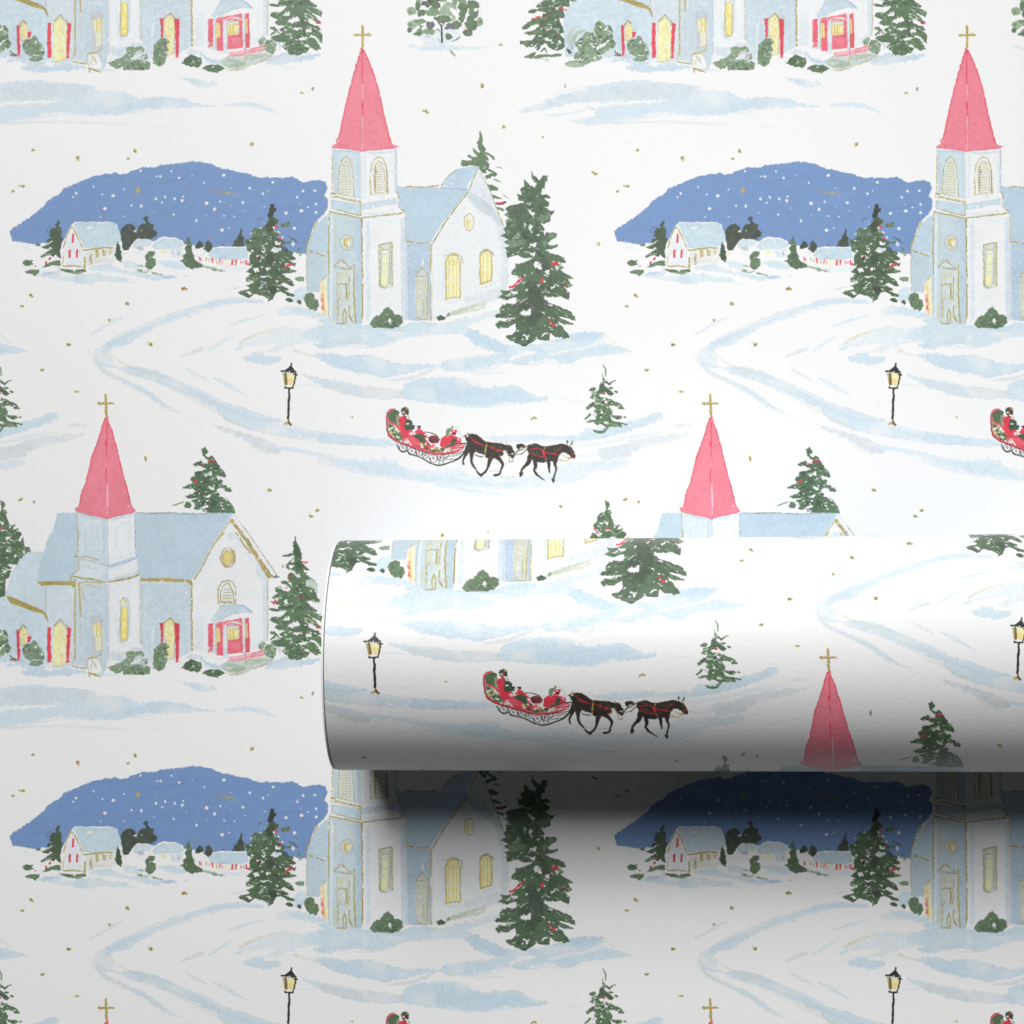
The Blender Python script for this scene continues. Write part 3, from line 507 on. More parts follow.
def tree_rise():
    leafy("275,55 290,85 320,110 345,80 368,90 350,125 350,155 335,150 330,185 375,190 380,205 345,205 375,230 370,250 345,250 380,272 408,270 385,300 380,325 345,345 330,340 345,370 345,410 360,390 410,395 412,415 385,430 365,450 380,460 415,455 418,470 380,480 350,485 395,505 440,520 465,550 440,555 405,545 455,580 430,590 460,610 505,635 470,642 500,675 470,690 440,672 485,715 478,755 440,735 420,735 380,740 350,730 345,750 380,770 430,790 490,815 515,850 512,865 470,850 410,845 455,860 505,885 460,885 415,865 470,930 485,955 455,965 400,950 380,930 375,970 330,970 300,965 270,990 240,1005 190,985 150,965 135,945 175,940 195,920 190,880 150,905 95,905 80,885 110,865 150,870 185,850 130,852 85,850 80,835 110,825 105,800 140,770 190,775 215,755 190,740 140,755 100,740 125,725 108,700 150,705 180,690 215,660 230,640 200,625 165,615 175,590 200,580 190,560 240,550 290,525 230,530 205,510 150,525 140,505 150,490 130,470 160,460 130,440 150,425 115,405 140,390 125,370 145,355 135,325 160,310 130,295 150,280 135,260 160,245 200,235 240,225 210,215 200,185 225,190 215,155 240,140 235,105 265,130 295,150 310,125 280,95", ["265,340 285,360 275,390 262,370", "250,255 300,290 290,305 260,280", "305,395 325,395 315,415", "260,455 310,445 305,465 270,468", "230,490 300,500 300,520 260,500", "285,560 310,545 335,590 312,592", "225,812 280,800 285,825 250,840 215,836", "218,765 260,735 240,760", "160,712 205,700 200,720 180,728", "220,940 265,950 255,968", "325,940 372,928 350,948", "375,680 415,670 405,692 380,695", "250,235 275,230 262,245", "235,340 248,338 245,372", "200,395 215,385 212,405", "150,700 175,690 170,702", "345,690 360,695 350,708", "395,560 430,585 405,585", "360,770 395,780 380,790", "130,735 150,722 165,730"], 150, 4.8, .55, (GD, GD, GM, GM, GL), view=K2, base=(80, 102, 78))
    poly(K2("230,660 300,640 320,700 350,740 340,830 290,900 220,880 200,800 260,740"), (62, 74, 62), a=.6, wob=1.2, soft=.8, bleed=.3); poly(K2("300,480 350,500 370,560 390,620 340,600"), (64, 78, 62), a=.6, wob=1.); poly(K2("165,250 235,240 245,280 190,310 160,290"), GX, a=.7, wob=.8); poly(K2("235,150 310,160 305,200 250,215"), (76, 96, 74), a=.7)
    for s in ("365,400 408,398 400,420 370,425", "300,310 380,280 370,325 330,330", "140,430 240,425 250,450 170,470", "420,850 500,885 450,880", "330,430 365,440 345,470", "410,800 500,830 490,850"): poly(K2(s), GL, a=.6, wob=.8, soft=.5)
    for s in ("225,812 280,800 285,825 250,840 215,836", "218,765 260,735 240,760", "285,560 310,545 335,590 312,592", "230,490 300,500 300,520 260,500", "305,395 325,395 315,415", "220,940 265,950 255,968", "265,340 285,360 275,390 262,370", "350,600 372,590 380,612 360,618", "300,670 330,665 320,685", "240,700 262,690 255,712", "330,820 350,812 345,832"):
        poly(K2(s), SNOW, wob=1.0, fine=.9, grow=-.25)
    berries(K2("390,555 404,560 415,552 412,562 335,640 332,655 462,667 175,680 162,684 188,674 205,655 215,645 232,630 222,640 375,868 392,890 385,886 400,885 180,676 196,664 210,650 396,552 408,558 338,648 330,650 380,875 396,888"), 1.4)
    for s, w in (("276,58 284,92 302,118 330,122", 1.6), ("366,84 350,108 344,150", 1.5), ("240,108 262,132 285,150", 1.2), ("330,190 360,188 378,204", 1.2), ("205,186 215,212", 1.2), ("118,405 140,420", 1.3), ("412,398 385,412 365,425", 2.6), ("416,460 385,472", 2.0), ("505,636 470,634 440,625", 1.3), ("98,738 125,722 150,718", 1.3), ("512,862 480,838 440,818", 2.2), ("505,885 460,875 420,862", 1.6), ("84,842 115,835 150,832", 2.0), ("86,888 115,882 150,880", 2.4)):
        stroke(K2(s), w, rnd.choice([GM, GM, (104, 128, 98), GD]), grain=.08)
    for x, y in ((380, 598),): blob(*K2([(x, y)])[0], 1.2, (140, 80, 52))
    for x, y in ((348, 655), (380, 880), (375, 850), (170, 672), (395, 545), (412, 890), (240, 622)): blob(*K2([(x, y)])[0], .9, (240, 232, 232), wob=.4)
    blob(*K2("448,678")[0], .9, (50, 44, 46)); blob(*K2("228,626")[0], 1.0, (70, 40, 44))

def tree_small():
    leafy("278,190 290,215 300,240 330,270 345,285 375,270 412,250 415,262 370,290 350,310 325,295 308,280 305,320 340,330 370,328 398,340 375,352 345,345 400,400 375,422 340,400 315,375 300,360 285,400 250,400 260,430 310,430 350,450 420,480 450,490 485,520 510,545 450,552 440,530 400,520 350,520 330,545 390,560 370,610 420,620 470,620 522,630 520,642 480,640 440,665 400,645 365,625 372,660 400,680 450,685 500,700 540,712 525,722 470,705 485,740 440,742 380,735 330,740 290,720 250,700 230,725 205,690 180,680 130,698 122,685 180,660 215,655 200,620 190,610 215,600 195,570 210,545 190,520 130,560 110,540 160,500 205,470 220,445 180,450 155,435 175,405 165,385 205,375 250,365 255,340 245,320 260,295 280,290 285,260", ["255,405 300,395 320,412 300,425 265,420", "285,465 330,468 348,485 330,500 295,485", "265,575 285,570 285,595 268,598", "290,690 330,675 345,690 320,705", "200,495 215,500 210,518", "310,515 328,520 318,532", "315,560 330,570 325,580", "295,605 310,608 302,620", "215,625 235,628 225,640", "192,420 205,415 202,430"], 80, 3.2, .5, (GM, GD, GM, GL), view=K4, base=(84, 108, 78))
    poly(K4("250,300 280,290 300,300 305,340 340,340 400,400 340,395 300,370 240,370"), GD, a=.8, wob=.5); stroke(K4("288,95 310,140 318,210"), [.6, 1.5, 1.2], (110, 140, 104)); poly(K4("145,350 170,335 200,320 215,350 195,372 150,365"), GM, grain=.1); poly(K4("395,375 420,360 442,372 425,388"), GM); poly(K4("90,655 130,620 160,590 165,615 140,640 105,668"), GM); stroke(K4("190,768 230,785 290,785 330,745"), [1.5, 2.8, 3, 2], (92, 120, 84)); poly(K4("280,780 305,745 340,742 320,770 300,788"), (126, 136, 150)); blob(*K4("230,772")[0], .6, (196, 130, 60)); blob(*K4("300,396")[0], 1.3, (214, 44, 62)); poly(K4("330,690 440,700 480,738 400,740"), GL, a=.6, wob=.6); poly(K4("395,640 430,630 460,635 430,655"), GD)

def lamp():
    poly(LP("175,300 240,310 320,305 300,460 200,460"), (238, 218, 140), wob=.3, grain=.05); drag(LP("262,340 262,440"), 3.2, (236, 230, 206), .95); drag(LP("230,330 228,430"), 2.2, YEL, .9, dry=.3); stroke(LP("165,300 175,330 195,440"), 1.3, (170, 146, 70), taper=False); stroke(LP("195,300 205,370 210,440"), 1.8, (86, 96, 70), taper=False); stroke(LP("206,395 210,440"), 1.7, (120, 100, 48), taper=False)
    for s, w in (("328,300 318,370 302,440 290,490", 1.3), ("190,478 240,484 290,488", 1.7), ("145,270 200,265 255,285 325,278", 1.8), ("205,258 240,240 270,215 285,250 300,275", 2.6), ("268,215 270,180", 1.9), ("300,310 345,318", 1.3), ("245,490 245,560 240,650 236,760 232,880", 2.1), ("185,470 195,490", 1.2), ("235,262 260,250", 2.4), ("265,235 262,260", 2.2)): stroke(LP(s), w, INK, taper=False, smooth=False, wob=.4, fine=.2, grain=.1)
    stroke(LP("272,170 274,200"), 1.5, (92, 74, 40), taper=False); blob(*LP("250,283")[0], .9, PW); poly(LP("205,452 232,440 285,455 280,470 210,468"), (238, 238, 236), wob=.3); poly(LP("172,955 205,915 232,905 250,910 275,955 265,975 235,955 200,955"), (170, 150, 84), wob=.35, grain=.12); stroke(LP("232,890 240,930 262,965"), 1.6, (92, 76, 44)); stroke(LP("215,920 185,955"), .8, GOLDL); stroke(LP("260,940 275,968"), 1.1, (120, 96, 60)); stroke(LP("195,290 200,320"), 1.4, (60, 80, 60))

def sleigh():
    # body and bench back
    poly(S1("108,190 118,160 150,140 185,128 188,140 200,150 235,210 260,330 320,350 400,380 480,440 520,480 640,500 740,500 815,480 812,515 740,535 640,552 520,548 400,510 300,470 210,435 140,390 112,330"), (204, 120, 122), wob=.3)
    poly(S1("118,175 150,145 200,138 228,155 215,200 222,250 200,270 160,255 125,235"), (84, 106, 78), wob=.3, grain=.1); poly(S1("195,180 215,190 222,280 200,270"), (150, 170, 140), a=.8)
    poly(S1("118,260 150,265 185,300 215,330 250,370 262,425 210,420 150,375 122,340"), (120, 140, 108), wob=.4, grain=.12); 
    for x, y, c in ((140, 290, GD), (165, 330, GD), (195, 320, (230, 226, 190)), (150, 350, GOLDL), (185, 365, GD), (215, 345, GL), (215, 395, (228, 224, 196)), (240, 405, GM), (175, 385, GOLDL), (135, 320, (226, 228, 214)), (225, 375, GD), (200, 405, GD), (165, 300, GOLDL), (240, 380, GD)): blob(*S1([(x, y)])[0], rnd.uniform(1., 1.7), c, wob=.6)
    for x, y in ((210, 340), (180, 345), (150, 305), (205, 385), (245, 425), (280, 440)): blob(*S1([(x, y)])[0], .9, (236, 234, 214), wob=.5)
    stroke(S1("185,128 140,138 115,165 108,230 115,320 130,380 200,428 300,468"), [1.0, 1.5, 1.3, 1.1, 1.3, 1.6, 1.6, 1.4], (214, 60, 80), smooth=True); stroke(S1("135,385 210,430 300,468 400,505 500,540 600,550 700,540 770,520 812,500"), 1.8, (220, 62, 80), taper=False); stroke(S1("104,200 110,330 150,400 220,440 330,480 470,530"), .5, (80, 50, 54), dry=.2)
    # lap robe, cushions, garlands
    poly(S1("230,300 300,350 400,390 480,420 520,470 600,490 560,530 430,500 330,465 270,420 240,370"), (222, 70, 86), wob=.4, grain=.06); poly(S1("310,390 360,395 410,440 410,475 350,455 300,420"), (228, 96, 108), wob=.4); stroke(S1("270,380 300,420 340,470"), 2, (238, 206, 206)); stroke(S1("300,340 340,370"), 2.2, (238, 214, 214)); stroke(S1("150,255 200,290 250,350 290,400"), [1.6, 2, 2.4, 1.5], (220, 66, 84)); stroke(S1("175,280 230,340"), 1.2, (238, 220, 214))
    for x, y, c in ((440, 480, (236, 236, 230)), (460, 470, GM), (500, 475, (228, 80, 96)), (530, 500, YELL), (560, 490, (232, 226, 190)), (590, 515, GM), (620, 515, GL), (480, 500, GD), (520, 520, GM), (650, 520, (232, 228, 210)), (550, 520, GD), (575, 500, GOLD), (600, 500, (238, 230, 200)), (630, 505, GD), (470, 450, (238, 232, 226)), (500, 460, GD), (430, 460, GOLDL), (545, 470, (230, 120, 132)), (280, 432, (190, 205, 214)), (300, 440, (236, 236, 232)), (690, 515, GOLDL), (665, 500, (226, 222, 206)), (720, 508, GM)): blob(*S1([(x, y)])[0], rnd.uniform(1.2, 2.0), c, wob=.6)
    poly(S1("495,390 530,375 575,380 600,415 580,445 530,450 500,430"), (120, 56, 62), wob=.4, grain=.15); 
    for x, y in ((520, 400), (545, 395), (560, 415), (535, 425), (575, 405), (515, 425), (580, 430), (550, 440)): blob(*S1([(x, y)])[0], .55, (62, 40, 44), wob=.4)
    stroke(S1("460,345 520,352 570,375 600,410"), [.6, 1.0, .9, .7], (74, 70, 66))
    # first rider: hooded, red cloak, dark green shawl
    poly(S1("215,235 240,200 280,195 300,215 285,260 300,320 330,350 300,365 255,345 235,300"), (216, 58, 76), wob=.3, grain=.06); poly(S1("285,225 320,225 342,245 350,280 365,300 355,320 320,330 290,330 272,300 280,260"), (62, 84, 64), wob=.4, grain=.1); blob(*S1("303,268")[0], 1.3, (226, 230, 226), ry=.9, wob=.5); blob(*S1("325,285")[0], .8, GM); poly(S1("240,140 255,118 285,110 310,125 315,160 310,190 285,180 260,190 245,170"), (66, 84, 64), wob=.4, grain=.1); blob(*S1("275,162")[0], 1.9, (214, 60, 78), ry=1.6, wob=.4); blob(*S1("262,162")[0], .9, (240, 226, 224), wob=.3); blob(*S1("290,158")[0], 1.0, (40, 44, 56), wob=.4); blob(*S1("300,130")[0], 1.2, GOLD, wob=.4); blob(*S1("318,210")[0], 1.0, GOLDL, wob=.4); stroke(S1("262,185 290,205 315,210"), 1.4, (86, 62, 66)); blob(*S1("300,212")[0], .9, (236, 214, 216), wob=.4); stroke(S1("345,290 365,285 362,320"), 1.6, (54, 66, 58)); stroke(S1("300,330 330,335 350,345"), 1.6, (214, 60, 78))
    # second rider leaning back under the robe
    blob(*S1("407,298")[0], 2.2, (52, 54, 52), ry=1.6, wob=.4); blob(*S1("392,308")[0], 1.5, (234, 214, 214), wob=.4); blob(*S1("402,318")[0], 1.3, (216, 70, 88), wob=.4); poly(S1("375,330 420,315 450,340 480,370 490,400 450,390 400,360 370,350"), (218, 62, 80), wob=.4, grain=.06); poly(S1("355,380 380,360 430,358 460,380 475,420 470,455 430,440 400,410 365,400"), (70, 94, 68), wob=.4, grain=.1); stroke(S1("460,370 485,372 492,392"), 1.4, (238, 206, 210)); blob(*S1("360,345")[0], 1.2, (232, 216, 216)); blob(*S1("372,300")[0], .7, PW)
    # driver, hood and red coat
    poly(S1("600,455 615,400 650,378 700,375 760,385 800,400 805,440 770,455 700,470 640,490 600,480"), (218, 60, 78), wob=.4, grain=.06); poly(S1("655,350 670,315 700,305 725,310 700,330 685,375 660,380"), (110, 146, 104), wob=.4); poly(S1("685,345 715,325 755,325 765,350 745,375 700,375"), (216, 62, 80), wob=.4); blob(*S1("703,352")[0], 1.3, (240, 232, 232), wob=.4); blob(*S1("738,355")[0], 1.3, (48, 48, 58), wob=.4); blob(*S1("735,340")[0], .9, (226, 228, 232)); stroke(S1("715,300 760,305 790,350 805,390"), [1.0, 1.5, 1.5, 1], (206, 216, 206)); poly(S1("725,400 755,400 760,430 730,460 690,470 705,440"), (64, 88, 66), wob=.4); stroke(S1("640,485 690,460 720,450"), 1.6, (88, 116, 84)); stroke(S1("690,385 720,400 725,440"), .6, (150, 40, 54)); blob(*S1("765,380")[0], .9, PW); blob(*S1("720,303")[0], 1.3, (112, 156, 106)); stroke(S1("770,400 790,430"), 1.0, (240, 214, 216)); stroke(S1("670,390 690,395"), .8, (236, 130, 142))
    # dash and front rails
    for s, w, c in (("660,490 740,478 815,462", 1.3, (226, 70, 88)), ("650,505 740,490 800,475", .7, (236, 190, 196)), ("640,500 720,465 850,448", .8, (96, 60, 62)), ("700,480 780,455 850,452", .7, (60, 54, 54)), ("660,520 760,505 825,500", .7, (220, 220, 216)), ("720,495 800,488 818,478", 1.6, (222, 62, 80)), ("640,550 740,545 830,525", .7, (60, 60, 60)), ("655,578 740,565 800,550", .6, (84, 84, 84)), ("655,600 730,600", .6, (90, 90, 90)), ("820,500 835,460", .7, (70, 70, 70))): stroke(S1(s), w, c, taper=False)
    # runner with round braces
    stroke(S1("205,455 215,490 245,525 275,530 300,520 330,550 390,568 440,590 500,625 550,645 590,655 640,645 700,625 770,600 810,565 840,530"), [.8, 1.0, 1.1, 1.1, 1., 1.1, 1.0, 1.1, 1.2, 1.2, 1.3, 1.3, 1.1, 1., .9, .8], INK, fine=.1, wob=.2)
    for x, y, r in ((258, 490, 3.6), (340, 525, 3.9), (412, 535, 3.0), (470, 560, 3.1), (542, 590, 4.0), (610, 580, 3.4)):
        p = [(x + r * 9.3 * math.cos(t), y + r * 8.6 * math.sin(t)) for t in [i * .5 for i in range(14)]]; line(S1(p), .6, (60, 60, 60), dry=.1, wob=.2, fine=.1); p = [(x + 10 * math.cos(t), y - 4 + 12 * math.sin(t)) for t in [i * .9 for i in range(7)]]; line(S1(p), .55, (70, 74, 70), dry=.1, wob=.2, fine=.1); blob(*S1([(x + 2, y - 2)])[0], .6, (120, 126, 110))
    for s in ("300,475 300,520", "375,505 385,565", "440,525 450,590", "510,550 520,625", "580,560 600,640", "655,555 630,635", "640,560 600,600", "690,550 655,600"): line(S1(s), .6, (64, 64, 64), wob=.2, fine=.1)

HORSE = (60, 55, 51)
def horses():
    HB = (74, 62, 48)
    tones = []
    def leg(s, ws): stroke(H1(s), [q * 1.18 for q in ws], HORSE, smooth=True, wob=.2, fine=.15, grain=.1)
    def hlight(s, w=.5, c=(150, 124, 64)): stroke(H1(s), w, c, a=.8, dry=.35)
    # wheel horse
    poly(H1("72,125 95,108 130,108 170,115 205,140 235,170 262,172 320,180 365,182 410,200 400,215 380,245 385,270 355,290 300,302 250,300 235,275 200,265 165,250 140,265 115,262 88,230 95,180 85,150"), HORSE, wob=.25, fine=.2, grain=.12)
    leg("100,220 92,255 75,290 62,320 66,348", [4.2, 3.2, 2.0, 1.6, 1.5]); leg("125,230 130,280 128,320 140,355 162,385", [4.6, 3.0, 2.1, 1.7, 1.4]); leg("170,398 185,420 205,438", [1.2, 1.6, 2.0]); leg("285,290 270,330 258,375 235,410 205,435", [4.6, 3.0, 2.0, 1.8, 2.2]); leg("330,290 358,318 375,350 362,390 350,425 315,436", [4.2, 3.0, 2.2, 1.7, 1.6, 2.4])
    blob(*H1("318,437")[0], 2.4, (72, 54, 42), ry=1.2); stroke(H1("100,185 85,230 50,280 0,312"), [2, 1.6, 1.0, 1.1], HORSE); stroke(H1("0,190 40,185 85,180"), .9, (70, 60, 56)); stroke(H1("150,265 180,285 225,292"), 1.0, (60, 50, 48)); stroke(H1("275,408 310,400 345,398"), .6, (150, 150, 146))
    poly(H1("395,205 420,195 440,200 455,220 465,245 472,285 462,300 445,300 440,285 425,285 415,260 400,245 385,235"), HORSE, wob=.2, fine=.2, grain=.1)
    stroke(H1("405,180 415,200 425,212"), [.5, .9, .6], (120, 100, 56)); stroke(H1("425,270 450,262 462,285"), .7, (222, 216, 190)); stroke(H1("425,285 430,325 455,325 450,305"), .6, (84, 80, 74)); stroke(H1("380,245 405,255 425,290"), .7, (196, 182, 122)); blob(*H1("452,268")[0], .8, (236, 232, 220)); stroke(H1("395,240 410,242"), .7, (226, 222, 210))
    for s, w in (("125,135 150,165 180,180 240,200", 1.6), ("240,200 290,215 330,235 372,242", 2.0), ("335,290 365,280 378,265", .9), ("165,172 200,190", 1.4)): stroke(H1(s), w, (200, 48, 62), dry=.15)
    for s, w in (("250,185 242,215 238,250 234,290", 1.5), ("90,118 105,100 120,118", .9), ("80,130 100,128", 1.1)): stroke(H1(s), w, (184, 160, 88), dry=.2)
    blob(*H1("97,124")[0], 1.3, (214, 206, 170), wob=.4); stroke(H1("66,130 80,118"), 1.2, (160, 60, 66)); hlight("130,110 175,118 235,170"); hlight("260,175 340,182 400,195"); hlight("300,200 350,210 380,228", .6); hlight("250,298 310,300 360,285"); hlight("160,240 200,255"); hlight("100,180 110,240", .5); hlight("270,300 255,340", .5, (110, 96, 60)); hlight("142,300 150,360", .5, (120, 104, 60)); stroke(H1("190,135 215,160"), 2.0, HB, a=.7); hlight("300,215 340,222", .6); hlight("320,240 360,255", .5)
    for k in range(60):
        x, y = (rnd.uniform(150, 370), rnd.uniform(185, 280)) if k % 2 else (rnd.uniform(600, 840), rnd.uniform(205, 315))
        tones.append((x, y))
    # lead horse
    poly(H1("565,205 600,188 640,182 665,195 690,205 730,205 770,198 810,190 845,185 880,195 905,205 925,225 940,250 950,285 940,305 920,300 900,275 870,258 840,255 820,280 810,310 790,325 740,325 690,335 640,330 605,310 585,270 570,240"), HORSE, wob=.25, fine=.2, grain=.12)
    leg("590,290 580,330 550,365 525,395 515,440", [4.4, 3.4, 2.4, 1.8, 1.7]); blob(*H1("520,420")[0], 1.9, HORSE, ry=2.6); leg("630,325 635,360 625,395 640,425 670,450 705,474", [3.2, 2.6, 1.9, 1.8, 1.4, .7]); leg("738,320 740,360 746,415", [3.2, 2.4, 1.1]); leg("790,315 788,350 798,385 785,430 775,470", [4.2, 2.6, 1.6, 1.5, 1.6]); poly(H1("762,462 780,455 790,475 785,490 770,488"), HORSE)
    poly(H1("482,195 505,185 540,188 562,205 550,225 520,215 500,232 485,220"), HORSE, wob=.3); stroke(H1("475,265 500,240 530,228 552,222"), [.8, 1.4, 1.2, .8], HORSE); stroke(H1("470,272 520,268 550,245 575,225"), .9, (60, 54, 52)); stroke(H1("510,232 545,222 562,230"), 1.0, (214, 206, 180)); stroke(H1("540,205 575,210"), .7, (184, 150, 90))
    stroke(H1("885,190 882,165 895,175"), 1.3, HORSE); stroke(H1("905,195 922,180 925,165"), 1.3, (70, 60, 44)); stroke(H1("890,200 910,210 918,195"), 1.0, (176, 154, 86))
    for s, w in (("580,232 620,228 660,222", .9), ("585,255 630,275 690,292 712,298", .9), ("665,225 690,242 700,265 712,300", 2.0), ("690,248 740,262 790,268 818,275", 1.5), ("815,235 840,208", 1.0), ("922,275 938,255", 1.4), ("895,300 925,295", 1.0)): stroke(H1(s), w, (206, 46, 62), dry=.12)
    for s, w in (("710,212 700,235 695,250", 1.4), ("835,265 870,290 915,300", .8), ("810,320 870,320 920,305", .8), ("715,300 720,325", .8)): stroke(H1(s), w, (190, 168, 92), dry=.2)
    hlight("600,190 650,185"); hlight("580,205 600,200 640,215", .6); hlight("740,215 800,225", .5); hlight("760,235 810,245", .5); hlight("640,260 690,285", .5); hlight("880,225 910,235 925,265", .7); hlight("560,330 545,375 520,400", .6, (150, 100, 60)); hlight("800,340 800,390", .6); hlight("650,345 640,400", .4); hlight("680,455 700,470", .6); hlight("600,250 640,255", .4); hlight("520,200 550,205", .5, (120, 110, 80))
    for x, y in tones:
        stroke(H1([(x, y), (x + rnd.uniform(8, 24), y + rnd.uniform(-2, 8))]), rnd.uniform(.4, .9), rnd.choice([(96, 80, 58), (42, 40, 40), (112, 94, 64), (48, 44, 42), (84, 74, 64)]), a=.5, dry=.3)
    for x, y, w in ((355, 448, 20), (410, 445, 20), (455, 445, 8), (475, 446, 5)): stroke(H1([(x, y), (x + w, y - 2)]), 1.1, (206, 190, 140), dry=.3)
    stroke(H1("65,430 95,434"), .9, (200, 196, 180), dry=.4); drag(H1("800,485 850,480"), 2.2, WASH, .8)
# ---- the large church with its lit doors -----------------------------------
def church_b():
    # spruce left of the church
    K8, K9 = View(515, 605, 14.63), View(605, 490, 8.53)
    sil = K7("258,108 275,140 318,150") + K9("38,140 20,170 55,175 60,195 40,210 75,270 75,330 115,290 125,310 90,350 155,320 150,335 100,380 160,350 185,370 150,430 170,440 200,395 205,450 212,490 255,485 245,540 230,580 200,600 165,585 165,620 140,640 90,632 60,640 100,660 85,675 40,685 100,690 70,750 50,760 40,850 45,905 0,920") + \
        K8("1180,-60 1000,10 880,24 800,0 800,60 790,95 740,92 700,90 720,160 720,250 640,262 690,380 720,470 650,490 740,590 740,670 680,720 600,740 500,690 470,640 430,640 380,660 370,700 330,745 290,690 350,625 260,680 170,690 130,650 70,640 70,600 240,580 310,520 290,500 200,510 130,475 300,420 360,360 300,350 200,400 130,430 100,400 180,330 240,295 380,240 450,200 440,170 340,150 260,190 200,190 185,160 200,150 340,115 310,75 440,0 520,-20 440,-70 660,-140 560,-200 760,-280 640,-350 820,-420 740,-500 900,-560 820,-640 960,-700 900,-760 1040,-820 980,-880 1083,-951") + \
        K7("100,545 150,560 200,540 130,500 95,455 160,400 155,345 200,280 250,290 270,250 268,200")
    gaps = [K7(s) for s in ("165,440 215,410 205,440 180,460", "230,400 260,395 300,430 280,445", "195,470 215,450 210,510 192,510", "270,510 320,500 345,520 300,535", "140,570 210,545 210,580 170,600", "190,335 240,300 250,315 200,345", "330,620 400,580 380,640")] + \
        [K9(s) for s in ("35,410 60,395 85,405 60,430", "45,500 110,520 60,530", "110,570 140,545 145,565 120,580", "175,530 210,515 205,545", "10,700 60,680 40,720")] + \
        [K8(s) for s in ("570,90 640,95 640,135 590,130", "555,40 590,45 575,65", "575,240 600,250 630,295", "460,350 520,355 500,375", "440,390 455,430 440,440", "470,430 520,400 540,415 480,445", "585,440 640,480 630,510", "430,560 460,535 570,600 560,630 500,610", "640,560 690,625 620,660 610,650", "280,670 355,630 300,675", "560,-300 650,-320 640,-280", "800,-200 900,-240 880,-180", "900,-420 1000,-440 960,-390", "700,-100 800,-120 760,-80", "1000,-640 1080,-660 1050,-620", "1050,-300 1140,-330 1100,-270", "760,-420 820,-440 800,-400")]
    leafy(sil, gaps, 190, 4.6, .45, (GD, GM, GM, GD, GL), base=(80, 104, 76))
    leafy("135,825 250,770 320,760 290,800 330,800 400,790 520,790 690,780 680,810 600,830 430,828 340,850 260,850 150,845", ["275,800 330,790 320,825 290,820"], 14, 3, .2, (GD, GM, GL), view=K8, base=GM)
    stroke(K8("380,760 430,705 470,770"), 2, GM); stroke(K8("300,880 400,850 500,880 440,890"), 1.5, GP, a=.8, dry=.25)
    berries(K8("255,275 285,270 310,250 340,245 360,243 660,110 690,110 730,130 740,140 440,235")); berries(K7("122,495 135,510 160,550 155,540 285,490"), 1.0); blob(*K8("425,215")[0], 1.2, INK); blob(*K8("240,475")[0], 1.5, (120, 100, 60)); berries(K9("20,325"), 1.2)
    # left wing
    poly(B1("30,405 45,340 62,290 82,240 105,195 140,155 165,135 205,130 255,130 245,200 215,290 235,315 275,330 278,495 220,470 130,432"), (197, 213, 222), wob=.4, grain=.03, edge=.04)
    poly(B1("-250,600 -246,545 -228,500 -195,462 -140,432 -70,414 0,410 45,408 130,440 215,480 272,505 290,560 300,810 -60,800 -240,790"), (196, 213, 223), wob=.4, grain=.035, edge=.03)
    for x, y, c in ((180, 515, PW), (200, 520, PW), (20, 445, PW), (340, 470, (224, 214, 214)), (-60, 470, (222, 216, 218)), (110, 600, WASHL), (240, 560, DEEP)): blob(*B1([(x, y)])[0], 1.2, c, a=.7, wob=.7)
    drag(B1("180,415 240,425 270,440"), 3, (206, 208, 190), .6); drag(B1("-200,490 -100,440 0,430"), 2, (212, 223, 230), .8); drag(B1("60,350 100,260 160,180"), 4, (206, 219, 227), .6)
    poly(B1("35,400 60,400 110,420 180,450 250,480 285,510 295,555 280,545 262,510 200,490 120,462 60,438"), (166, 152, 86), wob=.4, grain=.09); drag(B1("70,445 100,462"), 1.4, (200, 190, 150), .7)
    # big roof
    poly(L1("345,805 420,803 480,800 1024,798") + B2("120,72 300,76 480,72 478,90 462,110 400,185 340,280 300,370 245,455 120,448 0,447") + B1("850,295 640,305 460,310 225,312 214,296 235,230 250,160 275,80 300,30 318,0"), (183, 203, 215), wob=.4, grain=.02, edge=.03)
    for s, w, c in (("60,200 200,150 400,140", 8, (190, 209, 220)), ("40,380 160,330 260,340", 9, (174, 197, 213)), ("300,150 400,110 440,100", 5, (172, 196, 214)), ("60,270 180,240 300,230", 7, (176, 199, 214))): drag(B2(s), w, c, .4)
    for s, w, c in (("330,150 380,100 440,60", 7, (190, 209, 221)), ("260,270 330,240 430,230", 6, (172, 195, 212))): drag(B1(s), w, c, .4)
    drag(L1("345,805 400,802 450,806"), 1.6, (172, 194, 216), .6); line(L1("825,800 920,803 1020,797"), .7, (140, 150, 120), dry=.3); line(B2("0,76 130,74 250,78"), .8, (130, 140, 130), dry=.3); line(B2("180,76 240,78 350,76"), .7, (120, 148, 210), dry=.25)
    drag(B1("318,0 275,85 245,180 218,290"), 1.4, (212, 224, 231), .8)
    # wall left of the tower
    poly(B1("270,330 460,322 452,812 400,822 312,830 292,560 276,495"), (204, 215, 222), wob=.35, grain=.03); drag(B1("300,350 440,345"), 3, (190, 207, 218), .7); drag(B1("320,470 350,468"), 1.2, (226, 206, 206), .6); drag(B1("285,700 320,500 400,450"), 4, (194, 210, 221), .5); line(B1("272,340 278,420 272,500"), .7, (160, 160, 130), dry=.4)
    poly(B1("222,312 300,310 380,308 455,306 455,330 440,350 430,334 340,332 260,336 240,332"), (166, 152, 86), wob=.4, grain=.09)
